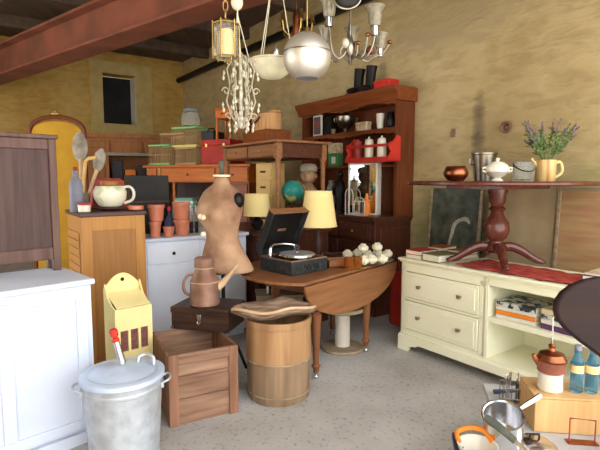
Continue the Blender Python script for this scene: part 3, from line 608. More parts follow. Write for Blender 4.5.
B().prism(poly, TT-0.022, TT, 'xy').done('tabletop', 'oak', dt, 0.004)
leafp = [(ell(t0)[0]*math.cos(PI*k/40), -0.27*math.sin(PI*k/40)) for k in range(41)]
xe = ell(t0)[0]+0.01
poly = [(xe*math.cos(PI*k/40), TT-0.024-0.28*math.sin(PI*k/40)**0.9) for k in range(41)]
B().prism(poly, -0.020, 0.0, 'xz').done('drop_leaf', 'oak', dt, 0.004)
B().box(-0.42, 0.44, 0.03, 0.54, TT-0.13, TT-0.022).done('apron', 'oak_z', dt, 0.003)
def tl(px, py):
    q = on(px, py, 0)-TC; return (q.dot(ex), max(0.04, q.dot(ey)))
for lx, ly in (tl(319.5, 380), tl(377, 355), (0.42, 0.50), (-0.34, 0.50)):
    lg = B().lathe([(r, z+0.05) for r, z in leg_prof(TT-0.19, 0.036)], (0, 0, 0), 20).box(-0.03, 0.03, -0.03, 0.03, TT-0.145, TT-0.025).done('leg', 'oak_z', dt); lg.location = (lx, ly, 0)
    B().lathe([(0.012, 0.0), (0.018, 0.01), (0.018, 0.028), (0.012, 0.036)], n=14, mt=Matrix.Translation((0, 0.018, 0.018)) @ Matrix.Rotation(PI/2, 4, 'X')).lathe([(0.014, 0.034), (0.016, 0.052)], n=14).done('caster', 'steel', lg)
# pale pedestal stool beneath
SC = gx(343.5, 3.87)
ss = thing('pedestal_stool', 'pale round stool with white column and brown base under the table', 'stool', SC)
B().lathe([(0.172, 0), (0.177, 0.01), (0.172, 0.025), (0.06, 0.03)], n=40).done('base', 'grey_wood', ss)
B().lathe([(0.062, 0.03), (0.062, 0.325)], n=28).done('column', mat('stool_col', (0.62, 0.56, 0.46), None, 0.6), ss)
B().lathe([(0.17, 0.325), (0.188, 0.335), (0.188, 0.35), (0.18, 0.36)], n=40).done('seat', mat('stool_seat', (0.36, 0.29, 0.18), (0.28, 0.22, 0.13), 0.6), ss)

def tloc(x, y, z=0.0): return TC + ex*x + ey*y + Vector((0, 0, TT+z))
# gramophone
gc = on(291.5, 276.5, TT)
gm = thing('gramophone', 'black portable wind-up gramophone with open lid on the drop leaf table', 'gramophone', gc + Vector((0, 0, 0.001)), R(42))
gw, gd, gh = 0.355, 0.36, 0.105
B().box(0, gw, 0, gd, 0, gh-0.01).done('case', 'leather', gm, 0.006)
b = B(); b.box(0.0, gw, 0, 0.012, gh-0.01, gh); b.box(0, gw, gd-0.012, gd, gh-0.01, gh); b.box(0, 0.012, 0.012, gd-0.012, gh-0.01, gh); b.box(gw-0.012, gw, 0.012, gd-0.012, gh-0.01, gh); b.done('rim', 'rust', gm, 0.002)
B().box(0.012, gw-0.012, 0.012, gd-0.012, gh-0.012, gh-0.006).done('motor_board', 'black', gm)
B().lathe([(0.135, 0), (0.14, 0.004), (0.14, 0.018), (0.133, 0.02), (0.132, 0.016), (0.01, 0.017)], (gw/2+0.01, 0.155, gh+0.002), 40).done('turntable_rim', 'steel', gm)
B().lathe([(0.13, 0.018), (0.128, 0.023), (0.01, 0.023), (0.006, 0.035)], (gw/2+0.01, 0.155, gh+0.002), 40).done('turntable_felt', 'felt', gm)
B().stube([(0.05, 0.30, gh), (0.05, 0.30, gh+0.05), (0.08, 0.31, gh+0.075), (0.15, 0.315, gh+0.078), (0.23, 0.30, gh+0.072), (0.275, 0.27, gh+0.06), (0.27, 0.25, gh+0.035)], [0.02, 0.016, 0.013, 0.012, 0.012, 0.012, 0.012], 12).lathe([(0.028, -0.008), (0.03, 0), (0.028, 0.008)], n=20, mt=Matrix.Translation((0.262, 0.238, gh+0.042)) @ Matrix.Rotation(R(70), 4, 'X')).done('tone_arm', 'steel', gm)
lid = bpy.data.objects.new('lid', None); 
b = B(); lt = 0.055
b.box(0, gw, 0, gd, 0, 0.008); b.box(0, gw, 0, 0.01, -lt, 0); b.box(0, gw, gd-0.01, gd, -lt, 0); b.box(0, 0.01, 0.01, gd-0.01, -lt, 0); b.box(gw-0.01, gw, 0.01, gd-0.01, -lt, 0)
# lid built closed with its hinge at y=gd, then swung open
mt = Matrix.Translation((0, gd, gh+0.003)) @ Matrix.Rotation(R(-63), 4, 'X') @ Matrix.Translation((0, -gd, lt))
bmesh.ops.transform(b.bm, matrix=mt, verts=b.bm.verts[:])
ld = b.done('lid', 'leather', gm, 0.003)
B().box(0.012, gw-0.012, 0.012, gd-0.012, -0.006, -0.001, mt=mt).done('lid_lining', 'black', ld)
B().box(-0.002, gw+0.002, -0.003, 0.004, -lt-0.002, 0.01, mt=mt).done('lid_edge', 'console_wood', ld)
B().box(0.14, 0.22, 0.17, 0.19, -0.008, -0.006, mt=mt).done('badge', 'rust', ld)
pts = [(0.12+0.16*k/30, -0.003, 0.05+0.018*math.sin(k*0.9)) for k in range(31)]
B().tube(pts, 0.003, 5).done('script_emblem', 'black', gm)
B().tube([(gw, 0.16, 0.06), (gw+0.03, 0.16, 0.06), (gw+0.035, 0.12, 0.055), (gw+0.065, 0.12, 0.055)], 0.006).done('crank', 'steel', gm)
# boxes, bowl and white shells
o = B().box(-0.10, 0.10, -0.07, 0.07, 0, 0.012).box(-0.10, 0.10, -0.07, -0.06, 0, 0.055).box(-0.10, 0.10, 0.06, 0.07, 0, 0.055).box(-0.10, -0.09, -0.07, 0.07, 0, 0.055).box(0.09, 0.10, -0.07, 0.07, 0, 0.055).done('wooden_tray', 'oak', None, 0.002)
tag(o, 'small open brown wooden box beside the gramophone', 'box', on(338.5, 265.5, TT+0.001), R(15))
o = B().lathe([(0.03, 0), (0.06, 0.01), (0.08, 0.045), (0.075, 0.045), (0.05, 0.012)], n=24).done('dark_bowl', 'dark_wood')
tag(o, 'dark wooden bowl behind the small open box on the drop leaf table', 'bowl', on(333, 259, TT+0.001))
o = B().lathe([(0.028, 0), (0.034, 0.004), (0.04, 0.09), (0.037, 0.09), (0.03, 0.01), (0.01, 0.008)], n=20).done('amber_glass', 'amber_glass')
tag(o, 'amber drinking glass at the near edge of the white rosettes', 'glass', on(357, 269, TT+0.001), None, 'amber glasses on the drop leaf table')
o2 = o.copy(); C.objects.link(o2); o2.location = on(349, 269.5, TT+0.001); o2['label'] = 'amber drinking glass nearest the open wooden box'
# low oval tray holding the rosettes
tr = B(); tr.lathe([(0.20, 0), (0.23, 0.012), (0.225, 0.016), (0.2, 0.006), (0.02, 0.006)], n=40)
for v in tr.bm.verts: v.co.y *= 0.72
o = tr.done('oval_tray', 'nickel')
tag(o, 'shallow oval metal tray under the white rosettes', 'tray', on(371, 262, TT+0.001), ang)
def rosette():
    b = B(); b.sph((0, 0, 0.038), (0.034, 0.034, 0.03), 12)
    for k in range(9):
        a = 2*PI*k/9
        b.sph((0.026*math.cos(a), 0.026*math.sin(a), 0.034), (0.018, 0.018, 0.024), 8)
    for k in range(5):
        a = 2*PI*k/5+0.4; b.sph((0.014*math.cos(a), 0.014*math.sin(a), 0.058), (0.012, 0.012, 0.014), 8)
    b.lathe([(0.018, 0), (0.03, 0.02)], n=12)
    return b.done('rosette', 'ivory')
r0 = rosette(); spots = [(347.5, 258), (357.5, 257), (364, 264.5), (368, 258.5), (372, 263.5), (377.5, 257), (0, 0), (382.5, 263), (387.5, 257.8), (363, 261.5, .075), (377, 260.3, .075)]
wh = ['leftmost on the tray, by the small open box', 'at the back left of the tray', 'at the front left edge of the tray', 'in the left middle of the tray under the upper one', 'at the front middle edge of the tray', 'at the back middle of the tray', 'in the centre of the tray', 'at the front right of the tray', 'at the back right end of the tray', 'on top of the pile, left one', 'on top of the pile, right one']
for k, s in enumerate(spots):
    if s[0] == 0: continue
    o = r0 if k == 0 else r0.copy()
    if k: C.objects.link(o)
    o.location = on(s[0], s[1], TT+0.0175) + Vector((0, 0, s[2] if len(s) > 2 else 0)); o.scale = (1.0, 1.0, 1.0); o.rotation_euler = (0, 0, k*0.7)
    tag(o, 'cream white ruffled rosette ' + wh[k], 'ornament', None, None, 'cream rosettes on the drop leaf table')
# lamps
def lamp(label, loc, r0_, r1_, zs0, zs1, basep, bm_):
    t = thing('table_lamp', label, 'lamp', loc)
    B().lathe(basep + [(0.008, zs0), (0.008, zs1-0.03)], n=20).done('base', bm_, t)
    s = B(); s.lathe([(r0_, zs0), (r1_, zs1), (r1_-0.003, zs1), (r0_-0.003, zs0)], n=40, cap=False)
    s.bm.verts.ensure_lookup_table()
    sh = s.done('lamp_shade', 'shade_yellow', t)
    b = B(); b.tube([(r1_*math.cos(a), r1_*math.sin(a), zs1) for a in [2*PI*k/36 for k in range(36)]], 0.004, 6, True); b.tube([(r0_*math.cos(a), r0_*math.sin(a), zs0) for a in [2*PI*k/36 for k in range(36)]], 0.004, 6, True); b.done('shade_trim', 'shade_yellow', sh)
    b = B()
    for k in range(3): b.tube([(0, 0, zs1-0.03), (r1_*math.cos(k*2.1), r1_*math.sin(k*2.1), zs1-0.005)], 0.002, 5)
    b.done('shade_spider', 'brass', sh); B().sph((0, 0, (zs0+zs1)/2), (0.025, 0.025, 0.035), 12).done('bulb', 'enamel', t)
    return t
lamp('large table lamp with wide yellow shade behind the gramophone', gx(318.5, 4.08, TT+0.001), 0.158, 0.115, 0.28, 0.575, [(0.06, 0), (0.06, 0.015), (0.02, 0.03), (0.03, 0.09), (0.035, 0.14), (0.015, 0.2), (0.012, 0.25)], 'dark_wood')
CZ = 0.925
lamp('small table lamp with yellow shade on dark glass foot beside the mannequin', gx(257, 4.42, CZ+0.001), 0.125, 0.11, 0.14, 0.335, [(0.07, 0), (0.07, 0.01), (0.03, 0.02), (0.055, 0.05), (0.06, 0.08), (0.03, 0.12)], 'black')

# ---------------------------------------------------------------- low chest, console table and what stands on them
lc = thing('low_chest', 'low dark brown chest behind the drop leaf table', 'chest', uv(-4.66, 2.14, 0), RA)
B().box(0, 1.02, 0, 0.80, 0, CZ-0.03).done('carcass', 'walnut', lc, 0.004); B().box(-0.01, 1.04, -0.02, 0.82, CZ-0.03, CZ).done('top', 'walnut_x', lc, 0.005)
for k in range(2):
    o = B().box(0.03+k*0.48, 0.50+k*0.48, -0.012, 0.0, 0.10, CZ-0.08).box(0.09+k*0.48, 0.44+k*0.48, -0.018, -0.012, 0.16, CZ-0.14).done('door', 'walnut', lc, 0.004)
    B().sph((0.50+k*0.06, -0.025, 0.5), 0.013, 10).done('knob', 'brass', o)
B().box(1.02, 1.028, 0.08, 0.72, 0.12, CZ-0.10).done('end_panel', 'walnut', lc, 0.004)
CT = 1.75
ct = thing('console_table', 'brown console table with two small drawers raised above the lamps', 'table', uv(-4.69, 2.33, CZ), RA)
ch = CT-CZ
B().box(-0.03, 1.10, -0.03, 0.61, ch-0.022, ch).done('tabletop', 'console_wood', ct, 0.005)
B().box(0.02, 1.05, 0.02, 0.56, ch-0.155, ch-0.022).done('apron', 'walnut_x', ct, 0.003)
for x0, x1 in ((0.07, 0.51), (0.54, 1.01)):
    o = B().box(x0, x1, 0.008, 0.021, ch-0.145, ch-0.035).done('drawer', 'console_wood', ct, 0.003)
    B().sph(((x0+x1)/2, -0.004, ch-0.09), 0.012, 10).done('knob', 'brass', o)
for x, y in ((0.035, 0.035), (1.035, 0.035), (0.035, 0.545), (1.035, 0.545)):
    o = B().lathe([(0.016, 0), (0.017, 0.02), (0.024, ch-0.24), (0.026, ch-0.22), (0.02, ch-0.2), (0.028, ch-0.18), (0.028, ch-0.16)], n=18).box(-0.028, 0.028, -0.028, 0.028, ch-0.165, ch-0.022).done('leg', 'console_wood', ct); o.location = (x, y, 0)
def ctp(x, y, z): return uv(-4.69+x, 2.33+y, z)
o = B().box(-0.24, 0.24, -0.14, 0.14, 0, 0.13).box(-0.245, 0.245, -0.145, 0.145, 0.105, 0.118).done('wooden_box', 'cherry', None, 0.004)
tag(o, 'plain reddish brown wooden box on the console table below the slatted tub', 'box', ctp(0.47, 0.26, CT+0.001), RA)
tb = thing('slatted_tub', 'pale oval slatted wooden tub with curved rim on the reddish box', 'tub', ctp(0.49, 0.25, CT+0.132), RA)
b = B()
for k in range(36):
    a = 2*PI*k/36; c = Matrix.Translation((0.20*math.cos(a), 0.12*math.sin(a), 0)) @ Matrix.Rotation(math.atan2(0.20*math.sin(a), 0.12*math.cos(a)), 4, 'Z')
    b.box(-0.005, 0.005, -0.014, 0.014, 0, 0.17+0.018*math.cos(2*a), mt=c)
b.done('staves', 'wicker', tb, 0.002)
q = B(); q.lathe([(0.195, 0.004), (0.195, 0.014)], n=36); 
for v in q.bm.verts: v.co.y *= 0.6
q.done('bottom', 'wicker', tb)
B().tube([(0.205*math.cos(a), 0.125*math.sin(a), 0.165) for a in [2*PI*k/36 for k in range(36)]], 0.005, 6, True).done('hoop', 'rust', tb)
B().tube([(-0.13, -0.105, 0.12), (-0.09, -0.14, 0.07), (-0.02, -0.15, 0.055), (0.05, -0.14, 0.09), (0.07, -0.115, 0.13)], 0.008, 8).done('handle', 'dark_wood', tb)
sg = thing('statuette', 'dark red standing statuette on the console table behind the white chandelier', 'figurine', ctp(0.10, 0.26, CT+0.001), RA)
B().lathe([(0.05, 0), (0.05, 0.02), (0.03, 0.03), (0.03, 0.12), (0.045, 0.2), (0.05, 0.26), (0.018, 0.3), (0.016, 0.31)], n=14).sph((0, 0, 0.34), (0.03, 0.03, 0.038), 10).done('body', 'red_deep', sg)
B().box(-0.05, 0.05, -0.05, 0.05, 0, 0.015).done('plinth', 'dark_wood', sg)
# under the console: cream drawers, globe, capped bust
cd = thing('drawer_cabinet', 'narrow cream wood cabinet of small drawers standing beneath the console table', 'cabinet', gx(255.5, 4.77, CZ+0.001), RA+0.35)
B().box(0, 0.20, 0.01, 0.22, 0, 0.63).done('carcass', 'cream_wood', cd, 0.003)
for k in range(4):
    o = B().box(0.012, 0.188, 0, 0.012, 0.02+k*0.152, 0.16+k*0.152).done('drawer', 'cream_wood', cd, 0.003)
    B().box(0.07, 0.13, -0.012, 0.0, 0.08+k*0.152, 0.098+k*0.152).done('pull', 'dark_wood', o, 0.003)
gb = thing('globe', 'teal and yellow world globe on a dark stand by the large lamp', 'globe', gx(292.5, 4.42, CZ+0.001))
B().sph((0, 0, 0.36), 0.105, 28).done('sphere', 'globe', gb)
B().lathe([(0.07, 0), (0.07, 0.012), (0.02, 0.03), (0.016, 0.1), (0.024, 0.16), (0.016, 0.24), (0.02, 0.253)], n=20).done('stand', 'dark_wood', gb)
B().tube([(0.116*math.sin(a), 0, 0.36-0.116*math.cos(a)) for a in [PI*k/16 for k in range(-2, 15)]], 0.004, 6).done('meridian', 'brass', gb)
bu = thing('capped_bust', 'brown bust of a figure in a grey peaked cap under the console table', 'bust', gx(308.5, 4.60, CZ+0.001), R(-20))
B().lathe([(0.06, 0), (0.06, 0.18), (0.045, 0.20), (0.06, 0.23), (0.085, 0.28), (0.09, 0.36), (0.05, 0.41), (0.035, 0.44)], n=24).done('pedestal', 'stone', bu)
hb = B(); hb.sph((0, 0, 0.505), (0.072, 0.078, 0.085), 20).sph((0, -0.08, 0.50), (0.014, 0.02, 0.022), 10)
for s in (-1, 1): hb.sph((s*0.074, 0.0, 0.50), (0.012, 0.018, 0.024), 10).sph((s*0.028, -0.07, 0.522), (0.012, 0.008, 0.008), 8)
hb.sph((0, -0.072, 0.46), (0.028, 0.012, 0.009), 10).done('head', 'stone', bu)
B().lathe([(0.08, 0.545), (0.085, 0.555), (0.083, 0.59), (0.06, 0.615), (0.01, 0.622)], n=24).prism([(-0.07, -0.05), (0.07, -0.05), (0.05, -0.11), (0, -0.125), (-0.05, -0.11)], 0.548, 0.556, 'xy').done('cap', 'hat_grey', bu)


# ---------------------------------------------------------------- orange desk at the back with cages
dL = gx(146, 6.0); dR = gx(250, 5.4); dv = dR-dL; dang = math.atan2(dv.y, dv.x); DL = dv.length; DT = 1.57; DBZ = 0.80
o = B().box(-0.05, DL+0.02, -0.03, 0.60, 0, DBZ).done('storage_chest', 'dark_wood', None, 0.004)
tag(o, 'plain dark chest carrying the orange desk, mostly hidden behind the white buffet', 'chest', dL, dang)
dk = thing('desk', 'orange brown wooden desk with long drawer carrying the bird cages', 'desk', dL+Vector((0, 0, DBZ)), dang)
dh = DT-DBZ
B().box(-0.02, DL+0.02, -0.02, 0.58, dh-0.03, dh).done('desktop', 'orange_wood', dk, 0.004)
B().box(0.02, DL-0.02, 0.02, 0.55, dh-0.21, dh-0.03).done('apron', 'orange_wood', dk, 0.003)
xs = 0.21
B().box(0.06, 1.0, 0.52, 0.54, 0.0, dh-0.2).done('back_panel', 'dark_wood', dk)  # dark sheet added to stand in for the deep shade under the desk
for x0, x1 in ((0.04, xs-0.04), (xs+0.04, 1.02), (1.06, DL-0.03)):
    o = B().box(x0, x1, 0.005, 0.02, dh-0.20, dh-0.045).done('drawer', 'orange_wood', dk, 0.003)
    B().sph(((x0+x1)/2, -0.005, dh-0.12), 0.014, 10).done('knob', 'brass', o)
pd = B().box(1.05, DL-0.02, 0.02, 0.50, 0, dh-0.21).done('pedestal', 'cherry', dk, 0.003)
for k in range(3):
    o = B().box(1.07, DL-0.04, 0.005, 0.02, 0.02+k*0.18, 0.18+k*0.18).done('pedestal_drawer', 'cherry', dk, 0.003); B().sph(((1.07+DL-0.04)/2, -0.005, 0.10+k*0.18), 0.013, 10).done('knob', 'brass', o)
for x, y in ((xs, 0.03), (0.04, 0.03), (0.04, 0.52), (1.0, 0.52)): B().box(x-0.022, x+0.022, y-0.022, y+0.022, 0, dh-0.03).done('leg', 'orange_wood' if x != xs else 'maple', dk, 0.003)
def dkp(x, y, z=DT): return dL + Vector((math.cos(dang)*x - math.sin(dang)*y, math.sin(dang)*x + math.cos(dang)*y, z))
def cage(label, x, y, z, w_, d_, h_, fm, wm, band=None):
    t = thing('bird_cage', label, 'bird cage', dkp(x, y, z), dang, 'bird cages on the orange desk')
    b = B(); b.box(0, w_, 0, 0.012, 0, 0.025); b.box(0, w_, d_-0.012, d_, 0, 0.025); b.box(0, 0.012, 0, d_, 0, 0.025); b.box(w_-0.012, w_, 0, d_, 0, 0.025); b.box(0, w_, 0, d_, 0, 0.008)
    b.done('tray_base', fm if band is None else band, t, 0.002)
    b = B(); b.box(0, w_, 0, 0.012, h_-0.02, h_); b.box(0, w_, d_-0.012, d_, h_-0.02, h_); b.box(0, 0.012, 0, d_, h_-0.02, h_); b.box(w_-0.012, w_, 0, d_, h_-0.02, h_); b.done('top_frame', fm, t, 0.002)
    b = B(); n = int(w_/0.022)
    for k in range(n+1):
        x_ = 0.004+(w_-0.008)*k/n
        for yy in (0.005, d_-0.005): b.tube([(x_, yy, 0.01), (x_, yy, h_-0.005)], 0.0024, 5)
        b.tube([(x_, 0.005, h_-0.004), (x_, d_-0.005, h_-0.004)], 0.0022, 5)
    for k in range(1, 6):
        y_ = d_*k/6
        for xx in (0.004, w_-0.004): b.tube([(xx, y_, 0.01), (xx, y_, h_-0.005)], 0.0024, 5)
    b.tube([(0, 0.002, h_*0.5), (w_, 0.002, h_*0.5)], 0.0035, 5)
    b.done('wires', wm, t)
    return t
cage('tall brown wire bird cage at the back left of the desk', 0.0, 0.29, DT, 0.37, 0.27, 0.41, 'brown_wire', 'brown_wire')
cage('green topped bird cage at the front left of the desk', 0.04, 0.02, DT, 0.33, 0.25, 0.25, 'green_wire', 'brown_wire', 'green_wire')
cage('brown barred bird cage under the green one right of the front cage', 0.42, 0.05, DT, 0.31, 0.3, 0.21, 'brown_wire', 'brown_wire')
cage('green bird cage with a yellow base stacked on the brown barred cage', 0.378, 0.05, DT+0.212, 0.37, 0.28, 0.24, 'green_wire', 'brown_wire', 'yellow_wire')
gj = thing('glass_jar', 'cloudy glass jar with a dark lid on the stacked bird cage', 'jar', dkp(0.56, 0.2, DT+0.454))
B().lathe([(0.08, 0), (0.115, 0.02), (0.12, 0.11), (0.10, 0.17), (0.075, 0.19), (0.07, 0.187), (0.09, 0.16), (0.11, 0.1), (0.1, 0.02), (0.02, 0.012)], n=28).done('body', 'clear_glass', gj)
B().lathe([(0.085, 0.19), (0.09, 0.196), (0.088, 0.22), (0.02, 0.228)], n=28).done('lid', 'bluegrey', gj)
rb = thing('red_chest', 'red painted box with small catches on the right of the desk', 'box', dkp(0.80, 0.06, DT+0.001), dang)
B().box(0, 0.40, 0, 0.34, 0, 0.22).done('body', 'red_deep', rb, 0.004); B().box(-0.004, 0.404, -0.004, 0.344, 0.222, 0.29).done('lid', 'red_deep', rb, 0.004)
for x in (0.08, 0.32): B().box(x-0.015, x+0.015, -0.012, -0.001, 0.20, 0.24).done('catch', 'brass', rb, 0.002)
o = B().box(-0.09, 0.09, -0.12, 0.12, 0, 0.10).tube([(-0.06, -0.03, 0.10), (-0.03, -0.03, 0.14), (0.03, -0.03, 0.14), (0.06, -0.03, 0.10)], 0.008).done('dark_bag', 'black', None, 0.02)
tag(o, 'small black bag beside the little orange table on the red box', 'bag', dkp(0.86, 0.22, DT+0.292), dang)
lt_ = thing('small_table', 'little orange wooden table with one drawer on the red box', 'table', dkp(0.965, 0.09, DT+0.292), dang); lt_.scale = (1.15, 1, 1)
B().box(0, 0.20, 0, 0.25, 0.34, 0.355).box(0.01, 0.19, 0.012, 0.24, 0.24, 0.34).done('tabletop', 'orange_wood', lt_, 0.003)
o = B().box(0.03, 0.17, 0.0, 0.012, 0.25, 0.33).done('drawer', 'orange_wood', lt_, 0.002); B().sph((0.10, -0.008, 0.29), 0.010, 8).done('knob', 'dark_wood', o)
for x in (0.02, 0.18):
    for y in (0.03, 0.22): B().box(x-0.01, x+0.01, y-0.01, y+0.01, 0, 0.24).done('leg', 'orange_wood', lt_)
# under-desk items
o = B().box(0, 0.46, 0, 0.26, 0, 0.26).done('storage_box', 'hat_grey', None, 0.004); tag(o, 'grey box under the orange desk', 'box', dkp(0.32, 0.10, DBZ+0.001), dang)
for k, (cv, lb) in enumerate((('teal', 'flat teal box at the bottom of the pile under the desk'), ('enamel', 'flat white box in the middle of the pile under the desk'), ('teal', 'flat teal box topmost of the pile under the desk'))):
    o = B().box(0, 0.30-0.02*k, 0, 0.22, 0, 0.035).done('flat_box', cv, None, 0.003); tag(o, lb, 'box', dkp(0.34+0.01*k, 0.11, DBZ+0.262+0.036*k), dang, 'flat boxes under the desk')
o = B().box(-0.1, 0.1, -0.01, 0.25, 0, 0.38).done('green_crock', 'olive', None, 0.02); tag(o, 'olive upright canister under the desk behind the mannequin shoulder', 'canister', dkp(0.90, 0.12, DBZ+0.001), dang)

# ---------------------------------------------------------------- far left background
hd = thing('arched_headboard', 'tall arched brown wooden headboard with an ochre panel at the left', 'headboard', gx(60, 5.0, 0), R(12))
hw, hz = 0.262, 1.86
def archp(w_, z_, rise, n=28): return [(w_, 0.0)] + [(w_*math.cos(PI*k/n)*(1.0), z_ + rise*math.sin(PI*k/n)**0.75) for k in range(n+1)] + [(-w_, 0.0)]
B().prism(archp(hw-0.02, hz-0.02, 0.15), 0.01, 0.03).done('panel', 'ochre', hd)
ap = archp(hw, hz, 0.175); pth = [(x, 0.02, z) for x, z in ap]
B().tube(pth, 0.022, 10).done('frame', 'cherry_z', hd)
B().sph((0.0, 0.0, hz+0.205), (0.05, 0.02, 0.018), 10).sph((0, 0, hz+0.225), (0.02, 0.015, 0.02), 8).done('crest', 'brass', hd)
B().box(-0.30, 0.30, -0.10, 0.14, 0, 0.05).done('foot', 'cherry_z', hd, 0.006)
pn = thing('wooden_cupboard', 'wide reddish panelled cupboard below the window', 'cupboard', gx(78, 6.75, 0), RB-0.33)
B().box(0, 1.35, 0.02, 0.5, 0, 1.98).done('carcass', 'panel_wood', pn, 0.004); B().box(-0.02, 1.37, -0.01, 0.52, 1.98, 2.04).done('cornice', 'panel_wood', pn, 0.004)
for k in range(3): B().box(0.03+k*0.44, 0.44+k*0.44, 0.0, 0.02, 0.1, 1.93).box(0.10+k*0.44, 0.37+k*0.44, -0.006, 0.0, 0.2, 1.84).done('door', 'panel_wood', pn, 0.004)
sb = thing('open_shelf', 'open wooden shelf unit with grey top before the cupboard', 'shelf', gx(108, 6.2, 0), RB-0.3)
SZ = 1.74
b = B(); b.box(0, 0.03, 0, 0.3, 0, SZ-0.04); b.box(0.57, 0.60, 0, 0.3, 0, SZ-0.04); b.box(0.03, 0.57, 0.28, 0.3, 0, SZ-0.04); b.done('carcass', 'panel_wood', sb, 0.003)
B().box(-0.02, 0.62, -0.02, 0.32, SZ-0.04, SZ).done('top', 'hat_grey', sb, 0.004)
for z in (0.5, 1.0, 1.38): B().box(0.03, 0.57, 0.01, 0.28, z-0.03, z).done('shelf_board', 'orange_wood', sb, 0.003)
def sbp(x, y, z): a = RB-0.3; return gx(108, 6.2, z) + Vector((math.cos(a)*x - math.sin(a)*y, math.sin(a)*x + math.cos(a)*y, 0))
for x, m_, hh_, lb in ((0.06, 'black', 0.26, 'black upright box at the left in the open shelf'), (0.22, 'orange_wood', 0.14, 'low orange brown box in the middle of the open shelf'), (0.38, 'black', 0.2, 'black box at the right in the open shelf')):
    o = B().box(0, 0.13, 0, 0.18, 0, hh_).done('shelf_box', m_, None, 0.004); tag(o, lb, 'box', sbp(x, 0.05, 1.381), RB-0.3, 'boxes in the open shelf')

# ---------------------------------------------------------------- brown tambour cabinet and what stands on it
BC = Vector((-1.512, 3.30, 0)); BZ = 1.166
bc = thing('tambour_cabinet', 'orange brown upright cabinet with slatted roller side behind the yellow box', 'cabinet', BC, RB)
bw, bdp = 0.44, 0.50
B().box(0.0, bw, 0.012, bdp, 0, BZ-0.03).done('carcass', 'maple', bc, 0.004)
B().box(-0.012, bw+0.012, -0.012, bdp+0.012, BZ-0.03, BZ).done('top', 'dark_top', bc, 0.006)
b = B(); b.box(0, 0.07, 0, 0.012, 0, BZ-0.03); b.box(bw-0.07, bw, 0, 0.012, 0, BZ-0.03); b.box(0.07, bw-0.07, 0, 0.012, BZ-0.13, BZ-0.03); b.box(0.07, bw-0.07, 0, 0.012, 0, 0.1); b.done('front_frame', 'maple', bc, 0.002)
B().box(0.07, bw-0.07, 0.006, 0.012, 0.1, BZ-0.13).done('front_panel', 'maple_dark', bc)
b = B()
for k in range(16): b.box(-0.009, -0.001, 0.06, bdp-0.04, 0.12+k*0.06-0.05, 0.12+k*0.06+0.003)
b.done('slatted_shutter', 'maple', bc, 0.003)
def bcp(s_, t_, z=0.0): return BC + Vector((CS, SN, 0))*s_ + Vector((-SN, CS, 0))*t_ + Vector((0, 0, BZ+0.001+z))
o = B().lathe([(0.042, 0), (0.046, 0.008), (0.046, 0.19), (0.04, 0.22), (0.02, 0.245), (0.017, 0.27), (0.021, 0.275), (0.021, 0.29), (0.012, 0.292)], n=24)
bo = thing('stoneware_bottle', 'tall blue grey stoneware bottle at the left of the tambour cabinet', 'bottle', gx(76.5, 3.46, BZ+0.001))
o.done('body', 'bluegrey', bo); B().tube([(-0.018, 0, 0.285), (-0.012, 0, 0.315), (0.012, 0, 0.315), (0.018, 0, 0.285)], 0.003, 6).sph((0, 0, 0.305), 0.013, 8).done('stopper', 'pink_red', bo)
sbw = thing('small_bowl', 'small white patterned cup with pink rim before the blue grey bottle', 'bowl', gx(84, 3.39, BZ+0.001))
B().lathe([(0.036, 0), (0.04, 0.004), (0.044, 0.05)], n=24).done('body', 'tureen', sbw); B().lathe([(0.046, 0.05), (0.05, 0.055), (0.048, 0.064), (0.02, 0.068)], n=24).done('rim', 'pink_red', sbw)
sc_ = thing('saucer', 'brown wooden saucer under the large patterned cup', 'saucer', gx(111, 3.60, BZ+0.001)); sc_.scale = (1.15, 1.15, 1)
B().lathe([(0.05, 0), (0.06, 0.008), (0.10, 0.016), (0.104, 0.022), (0.10, 0.024), (0.03, 0.014)], n=32).done('dish', 'dark_top', sc_)
bcup = thing('large_cup', 'large cream and green patterned teapot cup on the brown saucer', 'cup', gx(110.5, 3.60, BZ+0.026))
bcup.scale = (1.22, 1.22, 1.12)
B().lathe([(0.05, 0), (0.07, 0.012), (0.095, 0.06), (0.098, 0.10), (0.085, 0.135), (0.078, 0.14), (0.076, 0.137), (0.088, 0.1), (0.06, 0.02), (0.01, 0.016)], n=36).done('body', 'cup', bcup)
B().stube([(0.08, 0, 0.13), (0.12, 0, 0.135), (0.145, 0, 0.10), (0.135, 0, 0.05), (0.085, 0, 0.025)], 0.009, 10).done('handle', 'enamel', bcup)
B().lathe([(0.055, 0.142), (0.058, 0.17), (0.05, 0.175), (0.02, 0.172)], n=28).done('lid_rim', 'maple_dark', bcup)
rd = thing('red_bag', 'dull red hamper behind the patterned cup', 'bag', bcp(0.295, 0.44), RB)
b = B(); b.prism([(-0.14, 0), (0.15, 0), (0.12, 0.20), (0.09, 0.24), (-0.10, 0.24), (-0.12, 0.20)], -0.045, 0.045); b.done('body', 'pink_red', rd, 0.02)
B().tube([(-0.08, -0.055, 0.12), (-0.06, -0.065, 0.17), (0.0, -0.065, 0.18), (0.07, -0.065, 0.16), (0.08, -0.055, 0.11)], 0.008).done('handle', 'pink_red', rd)
td = tag(B().lathe([(0.045, 0), (0.058, 0.006), (0.06, 0.03), (0.055, 0.035)], n=28).done('terracotta_dish', 'terracotta'), 'low terracotta dish at the right corner of the tambour cabinet', 'dish', gx(135.5, 3.62, BZ+0.001))
sv = thing('utensil_crock', 'grey crock holding carved wooden scoops behind the blue grey bottle', 'crock', bcp(0.085, 0.36))
B().lathe([(0.048, 0), (0.052, 0.01), (0.06, 0.13), (0.056, 0.13), (0.046, 0.012), (0.01, 0.01)], n=22).done('crock', 'hat_grey', sv)
